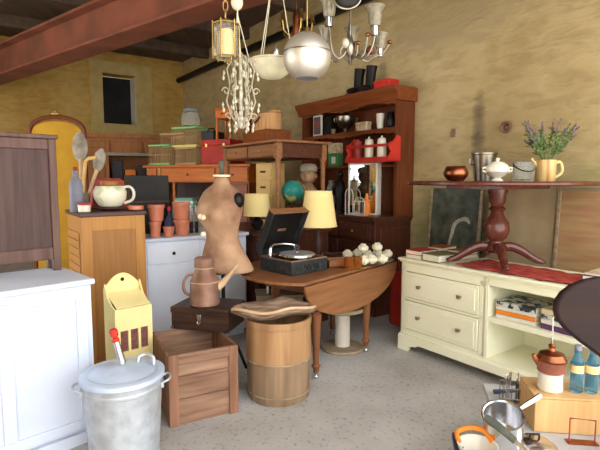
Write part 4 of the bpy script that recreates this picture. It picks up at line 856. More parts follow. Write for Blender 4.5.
def scoop(label, tx, h1, m_, s_=1.0):
    t = thing('wooden_scoop', label, 'scoop', sv.location + Vector((0, 0, 0.013)), 0, 'scoops in the grey crock')
    B().tube([(tx*0.1, 0, 0), (tx*0.5, 0, h1*0.45), (tx, 0, h1)], [0.011, 0.012, 0.015], 8).done('handle', 'bark_edge', t)
    mt = Matrix.Translation((tx*1.15, 0, h1+0.06*s_)) @ Matrix.Rotation(tx*2.2, 4, 'Y')
    b = B(); b.lathe([(0.008, -0.085), (0.035, -0.05), (0.048, 0.0), (0.04, 0.06), (0.012, 0.10), (0.010, 0.098), (0.034, 0.055), (0.04, 0), (0.028, -0.045), (0.004, -0.075)], n=20, mt=mt @ Matrix.Diagonal((s_, 0.35, s_, 1)))
    b.done('blade', m_, t)
scoop('broad grey carved wooden scoop rising from the crock', 0.0, 0.37, 'pale_carved', 1.25)
scoop('grey carved wooden scoop leaning right in the crock', 0.12, 0.29, 'pale_carved', 1.0)
t = thing('wooden_scoop', 'pale wooden hooked ladle in the crock', 'scoop', sv.location + Vector((0.015, -0.03, 0.013)), 0, 'scoops in the grey crock')
B().tube([(0, 0, 0), (0.02, -0.01, 0.22), (0.05, -0.03, 0.35), (0.07, -0.03, 0.37), (0.13, -0.03, 0.38)], [0.012, 0.013, 0.014, 0.014, 0.012], 8).done('handle', 'cream_wood', t)

# ---------------------------------------------------------------- white buffet behind with pots
BF = Vector((-0.83, 4.0, 0)); BFZ = 0.93; dir_n = Vector((CS, SN, 0)); dir_d = Vector((-SN, CS, 0))
bf = thing('buffet', 'pale blue white painted buffet with drawers behind the mannequin', 'buffet', BF - dir_n*0.475, RB)
fw = 0.475+0.44
B().box(0, fw, 0.02, 0.58, 0.05, BFZ-0.03).done('carcass', 'buffet_paint', bf, 0.004); B().box(0.02, fw-0.02, 0.04, 0.56, 0, 0.05).done('plinth', 'buffet_paint', bf)
B().box(-0.01, fw+0.015, -0.012, 0.60, BFZ-0.03, BFZ).done('top', 'white_paint', bf, 0.006)
for x0, x1 in ((0.02, fw/2-0.01), (fw/2+0.01, fw-0.02)):
    o = B().box(x0, x1, 0.005, 0.02, BFZ-0.21, BFZ-0.05).done('drawer', 'buffet_paint', bf, 0.004); B().sph(((x0+x1)/2, -0.008, BFZ-0.13), 0.014, 12).done('knob', 'black', o)
    o = B().box(x0, x1, 0.005, 0.02, 0.07, BFZ-0.225).done('door', 'buffet_paint', bf, 0.004); B().sph((x1-0.03 if x0 < 0.1 else x0+0.03, -0.008, 0.5), 0.012, 12).done('knob', 'black', o)
def bfp(px, back, z=BFZ):                   # column px, at a given distance back from the buffet's front
    base_ = BF + dir_d*back; r = (px-300)/FL; s = (r*base_.y - base_.x)/(dir_n.x - r*dir_n.y); p = base_+dir_n*s; return Vector((p.x, p.y, z))
def flower_pot(label, loc, r, h, group='terracotta pots on the buffet'):
    t = thing('terracotta_pot', label, 'pot', loc, 0, group)
    B().lathe([(r*0.78, 0), (r*0.8, 0.004), (r*0.95, h*0.78), (r, h)], n=28).done('body', 'terracotta', t)
    B().lathe([(r*1.02, h*0.80), (r*1.06, h*0.82), (r*1.06, h), (r*0.93, h), (r*0.88, h*0.82)], n=28, cap=False).done('rim', 'terracotta', t)
    return t
zz = BFZ+0.001
flower_pot('small terracotta pot under the wider one at the left of the buffet', bfp(154.5, 0.10, zz), 0.047, 0.125)
flower_pot('wider terracotta pot stacked on the small left pot', bfp(156, 0.12, zz+0.127), 0.066, 0.135)
flower_pot('smallest terracotta pot between the two pot stacks', bfp(168, 0.08, zz), 0.046, 0.082)
flower_pot('lower terracotta pot of the tall right stack on the buffet', bfp(181.5, 0.12, zz), 0.068, 0.13)
flower_pot('upper terracotta pot of the tall right stack on the buffet', bfp(181, 0.12, zz+0.132), 0.072, 0.145)
bb = thing('dark_bottle', 'small dark bottle with red cap behind the pots', 'bottle', bfp(169, 0.24, zz)); B().lathe([(0.04, 0), (0.042, 0.01), (0.042, 0.12), (0.014, 0.16), (0.013, 0.2)], n=18).done('body', 'navy', bb); B().lathe([(0.017, 0.2), (0.017, 0.235)], n=14).done('cap', 'red', bb)
for px, lb in ((191, 'steel kitchen knife upright behind the mannequin, left one'), (196, 'steel kitchen knife upright behind the mannequin, right one')):
    k_ = thing('kitchen_knife', lb, 'knife', bfp(px, 0.2, zz), RB, 'knives on the buffet'); B().prism([(-0.012, 0.1), (0.012, 0.1), (0.014, 0.2), (-0.012, 0.25)], -0.001, 0.001).done('blade', 'steel', k_); B().box(-0.014, 0.014, -0.01, 0.01, 0, 0.1).done('handle', 'black', k_, 0.003)
bx = thing('black_case', 'black metal case with two compartments behind the left pots', 'case', bfp(150, 0.36, zz), RB)
b = B(); b.box(-0.17, 0.17, 0.0, 0.15, 0, 0.50); b.done('body', 'black', bx, 0.004); B().box(-0.17, 0.17, -0.008, 0.0, 0.265, 0.285).done('handle_strip', 'grey_brown', bx, 0.002)

# ---------------------------------------------------------------- mannequin
MN = gx(222, 3.42, 0.07)
mn = thing('dress_form', 'old stained canvas dress form on a black stand', 'dress form', MN, R(-28))
mn.scale = (0.95, 0.95, 0.95)
secs = [ # z, rx, ry, cx, cy   (x across the shoulders, y depth)
 (0.70, 0.215, 0.170, 0.03, 0.02), (0.72, 0.212, 0.17, 0.03, 0.02), (0.78, 0.195, 0.16, 0.02, 0.01), (0.86, 0.165, 0.135, 0.005, 0.0), (0.93, 0.132, 0.112, 0.0, 0.0), (0.98, 0.122, 0.105, 0.0, 0.0), (1.04, 0.135, 0.115, 0.0, -0.01),
 (1.10, 0.16, 0.14, 0.0, -0.025), (1.16, 0.178, 0.152, 0.0, -0.03), (1.22, 0.185, 0.14, 0.0, -0.02), (1.27, 0.18, 0.115, 0.0, 0.0), (1.31, 0.155, 0.095, 0.0, 0.0), (1.345, 0.10, 0.075, 0.0, 0.0), (1.36, 0.066, 0.06, 0.0, 0.0), (1.385, 0.056, 0.054, 0.0, 0.0), (1.42, 0.054, 0.053, 0.0, 0.0)]
b = B(); n = 40; rings = []
for z, rx, ry, cx, cyy in secs:
    ring = []
    for k in range(n):
        a = 2*PI*k/n; x = cx+rx*math.cos(a); y = cyy+ry*math.sin(a)
        if 1.06 < z < 1.24 and y < 0:       # bust
            y -= 0.035*max(0, 1-((abs(x)-0.075)/0.07)**2)*max(0, 1-((z-1.15)/0.09)**2)
        ring.append(b.bm.verts.new((x, y, z)))
    rings.append(ring)
for a, c in zip(rings, rings[1:]):
    for k in range(n): b.bm.faces.new((a[k], a[(k+1) % n], c[(k+1) % n], c[k]))
b.bm.faces.new(rings[0][::-1]); b.bm.faces.new(rings[-1])
to = b.done('torso', 'canvas', mn, angle=80); sm = to.modifiers.new('s', 'SUBSURF'); sm.levels = 1; sm.render_levels = 1
B().lathe([(0.06, 1.415), (0.064, 1.42), (0.064, 1.43), (0.05, 1.434)], n=24).done('neck_cap', 'plaster_chip', mn)
B().lathe([(0.018, 1.43), (0.022, 1.44), (0.017, 1.455), (0.021, 1.47), (0.018, 1.50), (0.023, 1.515), (0.021, 1.53), (0.01, 1.54)], n=18).done('neck_finial', 'slate', mn)
for s in (1, -1): B().sph((s*0.165, -0.02, 1.245), (0.04, 0.048, 0.058), 16).done('arm_cap', 'black', mn)
b = B(); random.seed(3)
for (a, z) in ((-1.86, 1.13), (-1.68, 1.125), (-1.80, 1.0)): 
    b.sph((0.172*math.cos(a), -0.035+0.165*math.sin(a) + (0.02 if z < 1.1 else 0.0), z), (0.020, 0.02, 0.022), 8)
b.done('torn_patches', 'plaster_chip', mn)
B().tube([(0.0, 0, -0.04), (0, 0, 0.71)], 0.015, 10).done('pole', 'black', mn)
for k in range(3):
    a = k*2*PI/3+0.5
    B().tube([(0, 0, 0.16), (0.10*math.cos(a), 0.10*math.sin(a), 0.12), (0.17*math.cos(a), 0.17*math.sin(a), -0.06)], 0.012, 8).done('foot', 'black', mn)
B().lathe([(0.03, 0.70), (0.16, 0.705), (0.16, 0.715)], n=24).done('base_disc', 'dark_wood', mn)

# ---------------------------------------------------------------- crate, old box, rusty coffee pot
KC = on(169.5, 427.5, 0); ka = R(27.6)
kr = thing('wooden_crate', 'open weathered wooden crate on the floor under the dark box', 'crate', KC, ka)
kw, kd, kh = 0.41, 0.47, 0.418
for (x0, x1, y0, y1, nm) in ((0, kw, 0, 0.014, 'f'), (0, kw, kd-0.014, kd, 'b')):
    b = B()
    for k in range(3): b.box(x0, x1, y0, y1, 0.02+k*0.133, 0.02+(k+1)*0.133-0.003)
    b.done('side_boards', 'crate_wood', kr, 0.002)
for x0 in (0, kw-0.014):
    b = B()
    for k in range(3): b.box(x0, x0+0.014, 0.014, kd-0.014, 0.02+k*0.133, 0.02+(k+1)*0.133-0.003)
    b.done('end_boards', 'crate_wood_z', kr, 0.002)
B().box(0.014, kw-0.014, 0.014, kd-0.014, 0.02, 0.034).done('bottom', 'crate_wood', kr)
for x0 in (0, kw-0.055):
    B().box(x0, x0+0.055, -0.014, 0, 0, kh).done('batten', 'crate_wood_z', kr, 0.003)
B().box(0.055, kw-0.055, -0.014, 0, kh-0.06, kh).done('batten', 'crate_wood', kr, 0.003)
B().box(0.0, kw, 0.0, 0.02, 0, 0.02).done('skid', 'crate_wood', kr); B().box(0.0, kw, kd-0.02, kd, 0, 0.02).done('skid', 'crate_wood', kr)
oc = Vector((-0.845, 3.08, kh+0.002)); oa = R(-14)
ob = thing('clasp_box', 'dark wooden box with metal clasp resting on the open crate', 'box', oc, oa)
B().box(0, 0.40, 0, 0.29, 0, 0.105).done('body', 'old_box', ob, 0.003); B().box(-0.004, 0.404, -0.004, 0.294, 0.107, 0.148).done('lid', 'old_box', ob, 0.003)
o = B().box(0.19, 0.215, -0.014, -0.004, 0.06, 0.11).tube([(0.19, -0.016, 0.062), (0.2025, -0.02, 0.045), (0.215, -0.016, 0.062)], 0.003, 6).done('clasp', 'steel', ob, 0.002)
for x in (0.0, 0.385): B().box(x-0.001, x+0.02, -0.008, 0.0, 0.0, 0.02).done('corner_fitting', 'steel', ob)
cp = thing('coffee_pot', 'rusty brown enamel coffee pot with long spout on the clasp box', 'coffee pot', gx(203, 3.14, kh+0.152), R(10))
B().lathe([(0.095, 0), (0.10, 0.006), (0.098, 0.06), (0.092, 0.16), (0.08, 0.195), (0.06, 0.235), (0.058, 0.245), (0.062, 0.25)], n=36).done('body', 'rust', cp)
B().lathe([(0.064, 0.25), (0.066, 0.255), (0.064, 0.305), (0.055, 0.315), (0.01, 0.322)], n=36).done('lid', 'rust', cp)
b = B(); b.tube([(0.0935*math.cos(a), 0.0935*math.sin(a), 0.155) for a in [2*PI*k/36 for k in range(36)]], 0.004, 6, True); b.tube([(0.061*math.cos(a), 0.061*math.sin(a), 0.247) for a in [2*PI*k/36 for k in range(36)]], 0.004, 6, True); b.done('bands', 'bark_edge', cp)
B().stube([(0.085, 0, 0.11), (0.13, 0, 0.15), (0.19, -0.005, 0.225), (0.225, -0.01, 0.27)], [0.03, 0.022, 0.014, 0.010], 12).done('spout', 'bark_edge', cp)
B().stube([(-0.075, 0, 0.20), (-0.11, 0, 0.195), (-0.135, 0, 0.15), (-0.13, 0, 0.09), (-0.092, 0, 0.06)], 0.010, 8).done('handle', 'rust', cp)

# ---------------------------------------------------------------- barrel with bark dish
BR = gx(278, 3.03, 0)
br = thing('barrel', 'pale brown wooden stave barrel standing on the floor', 'barrel', BR); br.scale = (1.02, 1.02, 1.0)
bh = 0.525
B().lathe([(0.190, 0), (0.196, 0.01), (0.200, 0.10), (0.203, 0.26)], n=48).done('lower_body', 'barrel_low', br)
B().lathe([(0.205, 0.262), (0.206, 0.30), (0.203, bh-0.045), (0.192, bh-0.045), (0.19, 0.262)], n=48, cap=False).done('upper_body', 'barrel', br)
B().lathe([(0.207, bh-0.045), (0.209, bh-0.04), (0.209, bh), (0.195, bh), (0.192, bh-0.045)], n=48, cap=False).done('rim_hoop', 'barrel', br)
B().tube([(0.204*math.cos(a), 0.204*math.sin(a), 0.262) for a in [2*PI*k/48 for k in range(48)]], 0.006, 8, True).done('hoop', 'grey_wood', br)
B().tube([(0.198*math.cos(a), 0.198*math.sin(a), 0.05) for a in [2*PI*k/48 for k in range(48)]], 0.006, 8, True).done('hoop', 'grey_wood', br)
bd_ = thing('bark_dish', 'long hollowed bark dish with wavy pointed ends on the barrel', 'dish', BR + Vector((-0.025, -0.045, bh+0.002)), R(12)); bd_.scale = (0.96, 1, 0.85)
b = B(); nu, nv = 36, 12
g = []
for i in range(nu+1):
    s = -1+2*i/nu; row = []
    wid = 0.155*(1-abs(s)**2.6)**0.7 + 0.012
    for j in range(nv+1):
        q = -1+2*j/nv
        lift = 0.012*math.sin(s*4.2) + 0.045*abs(s)**2.5
        row.append(b.bm.verts.new((s*0.275, q*wid + 0.01*math.sin(s*7), 0.012 + lift + 0.075*(abs(q)**2)*(wid/0.167) + 0.004*math.sin(9*s+5*q))))
    g.append(row)
for i in range(nu):
    for j in range(nv): b.bm.faces.new((g[i][j], g[i+1][j], g[i+1][j+1], g[i][j+1]))
o = b.done('dish_body', 'bark', bd_, angle=80); sm = o.modifiers.new('s', 'SOLIDIFY'); sm.thickness = 0.016; sm.offset = 1
b = B(); b.tube([g_i for g_i in [Vector((-0.275+0.55*i/nu, -(0.155*(1-abs(-1+2*i/nu)**2.6)**0.7+0.012) + 0.01*math.sin((-1+2*i/nu)*7), 0.022 + 0.012*math.sin((-1+2*i/nu)*4.2)+0.045*abs(-1+2*i/nu)**2.5+0.075*((0.155*(1-abs(-1+2*i/nu)**2.6)**0.7+0.012)/0.167))) for i in range(nu+1)]], 0.011, 8)
b.done('cut_edge', 'bark_edge', bd_)
# weathered box behind the barrel
wb = thing('weathered_box', 'grey weathered wooden box under the table behind the barrel', 'box', gx(253, 3.72, 0) + Vector((0.03, 0.0, 0)), R(8))
B().box(0, 0.36, 0, 0.24, 0, 0.46).done('body', 'grey_wood', wb, 0.004); B().box(-0.01, 0.37, -0.01, 0.25, 0.462, 0.48).done('lid', 'grey_wood', wb, 0.004)
o = B().lathe([(0.012, 0), (0.014, 0.04), (0.008, 0.07)], n=12).done('white_candle', 'enamel'); tag(o, 'short white candle stub on the weathered box behind the barrel', 'candle', gx(267.5, 3.80, 0.481))

# ---------------------------------------------------------------- yellow wall box
YC = Vector((-1.095, 2.775, 0)); ya = R(44)
yb = thing('salt_box', 'tall pale yellow wooden box with arched back and slotted front', 'box', YC, ya)
yw, yd, yf, ybk = 0.235, 0.15, 0.625, 0.70
b = B(); sl0, sl1 = 0.36, 0.49
b.box(0, yw, 0, 0.012, 0, sl0); b.box(0, yw, 0, 0.012, sl1, yf)
for x0, x1 in ((0, 0.03), (0.078, 0.094), (0.142, 0.158), (0.205, yw)): b.box(x0, x1, 0, 0.012, sl0, sl1)
b.done('front_board', 'yellow_paint', yb)
B().box(0.02, yw-0.02, 0.013, 0.016, sl0-0.01, sl1+0.01).done('slot_lining', 'burlap', yb)
for x in (0, yw-0.012): B().prism([(0.012, 0), (yd, 0), (yd, ybk+0.06), (yd*0.7, yf+0.055), (yd*0.35, yf+0.015), (0.012, yf)], x, x+0.012, 'yz').done('side_board', 'yellow_paint', yb, 0.002)
ar = [(0, 0), (yw, 0), (yw, ybk+0.03)] + [(yw/2+yw*0.5*math.cos(PI*k/24), ybk+0.03+0.085*math.sin(PI*k/24)**2.2) for k in range(1, 24)] + [(0, ybk+0.03)]
B().prism(ar, yd, yd+0.012).done('back_board', 'yellow_paint', yb, 0.002)
B().lathe([(0.012, -0.003), (0.012, 0.001)], n=14, mt=Matrix.Translation((yw/2, yd-0.001, ybk+0.075)) @ Matrix.Rotation(PI/2, 4, 'X')).done('hanging_hole', 'black', yb)
B().box(0.012, yw-0.012, 0.0, yd+0.03, 0, 0.008, mt=Matrix.Translation((0, 0.0, yf+0.002)) @ Matrix.Rotation(R(24), 4, 'X')).done('lid', 'yellow_paint', yb, 0.002)

# ---------------------------------------------------------------- big white cabinet at the left and the dark one on it
WC = on(92, 278.5, 0.88); WC.z = 0; WZ = 0.88; wa = R(45)
wx = Vector((math.cos(wa), math.sin(wa), 0)); wy = Vector((-math.sin(wa), math.cos(wa), 0)); WW = 0.80
wcb = thing('white_cabinet', 'large white painted cabinet with panelled door at the far left', 'cabinet', WC - wx*WW, wa)
B().box(0, WW, 0.02, 0.5, 0.0, WZ-0.03).done('carcass', 'white_paint', wcb, 0.003)
B().box(-0.015, WW+0.012, -0.012, 0.51, WZ-0.03, WZ).done('top', 'white_paint', wcb, 0.008)
b = B(); dx0, dx1, dz0, dz1 = 0.03, WW-0.03, 0.08, WZ-0.07
b.box(dx0, dx0+0.07, 0, 0.02, dz0, dz1); b.box(dx1-0.055, dx1, 0, 0.02, dz0, dz1); b.box(dx0+0.07, dx1-0.055, 0, 0.02, dz0, dz0+0.055); b.box(dx0+0.07, dx1-0.055, 0, 0.02, dz1-0.03, dz1)
# mid stile makes two doors
b.box(0.36, 0.42, 0, 0.02, dz0+0.055, dz1-0.03); dd_ = b.done('door', 'white_paint', wcb, 0.003)
B().box(dx0+0.07, 0.36, 0.012, 0.02, dz0+0.055, dz1-0.03).box(0.42, dx1-0.055, 0.012, 0.02, dz0+0.055, dz1-0.03).done('door_panel', 'white_paint', dd_)
B().box(-0.01, WW+0.006, -0.008, 0.02, 0, 0.065).done('plinth', 'white_paint', wcb, 0.006)
DC = on(62, 270, WZ)
dcb = thing('dark_cabinet', 'dark purplish brown framed wooden cabinet on short legs on the white cabinet', 'cabinet', DC - wx*0.375 + Vector((0, 0, 0.001)), wa)
dw, dht, ddp = 0.375, 0.752, 0.14
for x, y in ((0, 0), (dw-0.04, 0), (0, ddp-0.04), (dw-0.04, ddp-0.04)): B().box(x, x+0.04, y, y+0.04, 0, dht-0.012).done('leg', 'frame_brown', dcb, 0.004)
B().box(0.04, dw-0.04, 0.004, 0.03, 0.065, 0.135).done('lower_rail', 'frame_brown', dcb, 0.004)
B().box(0.04, dw-0.04, 0.004, 0.03, dht-0.07, dht-0.012).done('upper_rail', 'frame_brown', dcb, 0.004)
B().box(0.03, dw-0.03, 0.016, ddp-0.01, 0.10, dht-0.02).done('panel', 'grey_brown', dcb, 0.002)
B().box(-0.01, dw+0.01, -0.01, ddp+0.01, dht-0.012, dht+0.012).done('top', 'frame_brown', dcb, 0.005)

# ---------------------------------------------------------------- galvanised bin
BN = gx(116.5, 2.28, 0)
bi = thing('galvanised_bin', 'round galvanised metal bin with domed lid in the left foreground', 'bin', BN); bi.scale = (0.955, 0.955, 1.0)
zl = 0.455
B().lathe([(0.172, 0), (0.176, 0.006), (0.176, 0.02), (0.172, 0.03), (0.192, zl-0.07), (0.196, zl-0.065), (0.196, zl-0.055), (0.192, zl-0.05), (0.194, zl-0.01), (0.2, zl)], n=56).done('body', 'zinc', bi)
B().lathe([(0.203, zl-0.022), (0.208, zl-0.018), (0.208, zl+0.002), (0.20, zl+0.006), (0.17, zl+0.010), (0.165, zl+0.008), (0.12, zl+0.022), (0.05, zl+0.034), (0.005, zl+0.037)], n=56).done('lid', 'zinc_lid', bi)
B().stube([(0.06, 0.06, zl+0.028), (0.065, 0.07, zl+0.055), (0.10, 0.08, zl+0.062), (0.14, 0.06, zl+0.055), (0.145, 0.05, zl+0.018)], 0.009, 8).done('lid_handle', 'zinc', bi)
for a in (R(18), R(198)):
    o = B().stube([(0.192, -0.045, 0), (0.225, -0.045, 0.012), (0.238, 0, 0.016), (0.225, 0.045, 0.012), (0.192, 0.045, 0)], 0.006, 8).box(0.186, 0.20, -0.06, 0.06, -0.02, 0.008).done('side_handle', 'zinc', bi); o.rotation_euler = (0, 0, a); o.location = (0, 0, zl-0.06)
pm = thing('metal_baton', 'slim steel baton with a red cap leaning upright on the bin lid', 'baton', gx(116.5, 2.28, zl+0.042)); pm.scale = (1.1, 1.1, 1.35)
pm.rotation_euler = (0, R(-13), 0)
B().lathe([(0.016, 0), (0.017, 0.01), (0.013, 0.085)], n=18).done('shaft', 'steel', pm)
B().lathe([(0.015, 0.085), (0.016, 0.095), (0.010, 0.10), (0.017, 0.108), (0.018, 0.128), (0.012, 0.134)], n=18).done('cap', 'red', pm)

# ---------------------------------------------------------------- right foreground: tilt-top table, kitchenware
KZ = 0.30
kt = thing('low_bench', 'low pale bench heaped with kitchenware at the bottom right', 'bench', Vector((0.86, 1.90, 0)), R(-12))
B().box(0, 0.95, 0, 0.62, KZ-0.03, KZ).done('top', mat('bench_top', (0.52, 0.52, 0.52), (0.44, 0.44, 0.45), 0.5), kt, 0.004)
for x in (0.04, 0.91):
    for y in (0.04, 0.58): B().box(x-0.02, x+0.02, y-0.02, y+0.02, 0, KZ-0.03).done('leg', 'pine', kt)
def kp(px, py, dz=0.0): p = on(px, py, KZ+dz); return p
sp_ = thing('saucepan', 'deep shiny steel saucepan standing tilted at the bench edge', 'saucepan', kp(503, 428, 0.085), R(40))
sp_.rotation_euler = (R(14), R(-16), R(20))
B().lathe([(0.07, -0.06), (0.076, -0.054), (0.078, 0.07), (0.083, 0.073), (0.078, 0.074), (0.073, 0.07), (0.071, -0.05), (0.01, -0.052)], n=40).done('pan', 'steel', sp_)
B().tube([(0.078, 0, 0.055), (0.12, 0, 0.06), (0.20, 0, 0.065)], [0.007, 0.010, 0.012]).done('handle', 'steel', sp_)
bw_ = thing('mixing_bowl', 'white bowl with an orange handle at the bottom edge', 'bowl', kp(477, 458, 0.001))
B().lathe([(0.045, 0), (0.05, 0.004), (0.073, 0.04), (0.078, 0.058), (0.073, 0.058), (0.045, 0.01), (0.01, 0.008)], n=36).done('bowl', 'enamel', bw_)
B().stube([(-0.066, 0.02, 0.056), (-0.06, 0.06, 0.075), (0.0, 0.085, 0.08), (0.05, 0.07, 0.075), (0.066, 0.02, 0.056)], 0.010, 8).done('handle', 'orange', bw_)
nb = thing('navy_tray', 'navy plastic tray corner under the white bowl', 'tray', kp(462, 447, 0.001), R(-12))
B().box(-0.035, 0.0, -0.10, 0.06, 0, 0.03).done('body', 'navy', nb, 0.004)
kn = thing('black_knife', 'large knife with thick black handle lying across the lid', 'knife', kp(486, 417, 0.165), R(-48))
kn.rotation_euler = (0, R(22), R(-50))
B().tube([(0, 0, 0), (0.06, 0, 0.003), (0.13, 0, 0)], [0.013, 0.017, 0.013], 10).done('handle', 'slate', kn)
B().prism([(0.13, -0.014), (0.27, -0.006), (0.27, 0.004), (0.13, 0.012)], -0.002, 0.002, 'xy').done('blade', 'steel', kn)
ld2 = thing('pan_lid', 'round domed shiny steel pan lid in front of the pale box', 'lid', kp(534, 447, 0.001))
B().lathe([(0.085, 0), (0.09, 0.004), (0.085, 0.012), (0.06, 0.028), (0.02, 0.037), (0.005, 0.038)], n=44).done('dome', 'steel', ld2)
B().tube([(-0.02, 0, 0.034), (-0.018, 0, 0.055), (0.018, 0, 0.055), (0.02, 0, 0.034)], 0.005, 8).done('grip', 'black', ld2)
wrk = thing('cutlery_rack', 'small wire rack full of steel cutlery beside the pale box', 'rack', kp(513, 405, 0.001), R(-15))
b = B()
for z in (0.004, 0.05, 0.10): b.tube([(-0.055, -0.05, z), (0.055, -0.05, z), (0.055, 0.05, z), (-0.055, 0.05, z)], 0.003, 6, True)
for k in range(7):
    x = -0.055+0.11*k/6
    for y in (-0.05, 0.05): b.tube([(x, y, 0.002), (x, y, 0.10)], 0.002, 5)
    b.tube([(x, -0.05, 0.004), (x, 0.05, 0.004)], 0.002, 5)
b.done('wire_basket', 'nickel', wrk)
names = ['at the left end', 'second from the left', 'with dark handle in the middle', 'right of the middle', 'with dark handle at the right end']
for k in range(5):
    t = thing('fork' if k % 2 else 'spoon', 'steel %s in the wire cutlery rack, %s' % ('fork' if k % 2 else 'spoon', names[k]), 'cutlery', wrk.location + Vector((-0.036+0.018*k, 0.02*math.sin(k*2.1), 0.008)), 0, 'cutlery in the wire rack')
    t.rotation_euler = (R(5)*math.sin(k), 0, R(15*k))
    B().tube([(0, 0, 0), (0, 0, 0.11)], [0.005, 0.003], 6).done('handle', 'black' if k in (2, 4) else 'steel', t)
    if k % 2:
        b = B(); b.box(-0.007, 0.007, -0.001, 0.001, 0.11, 0.125)
        for q in range(4): b.box(-0.007+q*0.004, -0.0052+q*0.004, -0.001, 0.001, 0.125, 0.155)
        b.done('tines', 'steel', t)
    else: B().sph((0, 0, 0.13), (0.009, 0.003, 0.02), 12).done('spoon_bowl', 'steel', t)
tg = thing('blue_tongs', 'dark blue handled tool lying on the bench behind the cutlery rack', 'tongs', kp(505, 391, 0.012), R(8))
B().tube([(-0.06, 0, 0), (0.05, 0, 0.0)], [0.012, 0.010], 10).done('handle', 'navy', tg); B().tube([(0.05, 0, 0), (0.11, 0, 0)], [0.005, 0.003], 8).done('shaft', 'steel', tg)
XB = gx(545, 2.00, KZ+0.001)
cbd = thing('pale_box', 'pale plain wooden box standing on the bench under the coffee percolator', 'box', XB, R(-8))
B().box(0, 0.29, 0, 0.22, 0, 0.15).done('body', 'pine', cbd, 0.004); B().box(0, 0.29, 0, 0.22, 0.151, 0.16).done('lid', 'pine', cbd, 0.003)
cr = thing('copper_stand', 'thin pinkish copper wire stand before the pale box', 'stand', kp(569, 442, 0.001), R(-8))
B().tube([(0, 0, 0), (0, 0, 0.105), (0.10, 0, 0.10), (0.10, 0, 0)], 0.0035, 8).done('wire', 'pink_red', cr); B().box(-0.01, 0.11, -0.02, 0.02, 0, 0.004).done('foot', 'copper', cr)
def xb(x, y): a = R(-8); return XB + Vector((math.cos(a)*x - math.sin(a)*y, math.sin(a)*x + math.cos(a)*y, 0.161))
kf = thing('percolator', 'copper and white enamel coffee percolator beside the blue bottles', 'coffee pot', xb(0.09, 0.09))
B().lathe([(0.05, 0), (0.053, 0.006), (0.05, 0.075), (0.046, 0.08)], n=32).done('lower_body', 'enamel', kf)
B().lathe([(0.05, 0.08), (0.056, 0.085), (0.060, 0.13), (0.064, 0.135)], n=32).done('upper_body', mat('copper_brown', (0.33, 0.12, 0.08), (0.24, 0.08, 0.05), 0.35), kf)
B().lathe([(0.062, 0.136), (0.064, 0.142), (0.05, 0.165), (0.015, 0.178), (0.012, 0.19), (0.016, 0.2), (0.004, 0.21)], n=32).done('lid', 'copper', kf)
B().tube([(-0.055, 0, 0.12), (-0.075, 0, 0.145), (-0.082, 0, 0.16)], [0.014, 0.011, 0.008], 8).done('spout', 'copper', kf)
B().tube([(0, 0.0, 0.20), (0.0, 0, 0.26), (-0.004, 0, 0.33)], 0.0025, 6).done('glass_rod', 'steel', kf)
for xx, lb in ((0.195, 'blue glass bottle nearer the percolator'), (0.257, 'blue glass bottle at the right frame edge')):
    t = thing('blue_bottle', lb, 'bottle', xb(xx, 0.08), 0, 'blue glass bottles')
    B().lathe([(0.024, 0), (0.027, 0.006), (0.027, 0.13), (0.018, 0.155), (0.013, 0.17), (0.013, 0.19)], n=24).done('body', 'blue_glass', t)
    B().lathe([(0.015, 0.19), (0.015, 0.21)], n=16).done('cap', 'bluegrey', t)
    B().lathe([(0.0275, 0.09), (0.0275, 0.125)], n=24, cap=False).done('paper_band', 'shade_yellow', t)
wl = thing('iron_wheel', 'dark rusty wheel rim at the lower right corner', 'wheel', kp(600, 448, 0.0) + Vector((0.055, -0.03, 0.131)), R(40))
b = B(); b.tube([(0.115*math.cos(a), 0, 0.115*math.sin(a)) for a in [2*PI*k/40 for k in range(40)]], 0.012, 10, True); b.done('rim', 'rust', wl)
b = B()
for k in range(6): b.tube([(0, 0, 0), (0.11*math.cos(k*PI/3), 0, 0.11*math.sin(k*PI/3))], 0.005, 6)
b.done('spokes', 'rust', wl); B().sph((0, 0, 0), 0.02, 12).done('hub', 'rust', wl)
# dark tilt-top table
tp = gx(608, 1.30, 0)
tt = thing('tilt_top_table', 'dark polished wood tilt-top table with D-shaped top at the right edge', 'table', tp, 0)
pts = []
def tpix(px, py, Y=1.30): q = at(px, py, Y); return (q.x - tp.x, q.z)
edge = [tpix(640, 388), tpix(600, 357), tpix(578, 341), tpix(564, 329), tpix(556, 319), tpix(553.5, 310), tpix(555, 301), tpix(561, 292), tpix(571, 284.5), tpix(585, 279), tpix(600, 276.5), tpix(625, 276), tpix(655, 284), tpix(680, 300), tpix(695, 325), tpix(698, 355), tpix(680, 380), tpix(660, 390)]
o = B().prism(edge, -0.012, 0.014, 'xz').done('tilted_top', 'tilt_wood', tt, 0.008)
o.rotation_euler = (0, 0, 0)
B().box(0.06, 0.12, 0.015, 0.05, 0.80, 1.0).done('hinge_block', 'tilt_wood', tt, 0.004)
B().lathe([(0.03, 0.12), (0.045, 0.16), (0.03, 0.22), (0.025, 0.4), (0.04, 0.55), (0.025, 0.6), (0.025, 0.82)], (0.13, 0.06, 0), 20).done('column', 'tilt_wood', tt)
for k in range(3):
    a = k*2*PI/3+0.4; B().tube([(0.13, 0.06, 0.16), (0.13+0.12*math.cos(a), 0.06+0.12*math.sin(a), 0.13), (0.13+0.24*math.cos(a), 0.06+0.24*math.sin(a), 0.02)], [0.025, 0.022, 0.018], 8).done('leg', 'tilt_wood', tt)

# ---------------------------------------------------------------- hanging lamps
CEIL = ZC-0.002
def cord(b, x, y, z0, z1=CEIL, r=0.003): b.tube([(x, y, z0), (x, y, z1)], r, 6); return b
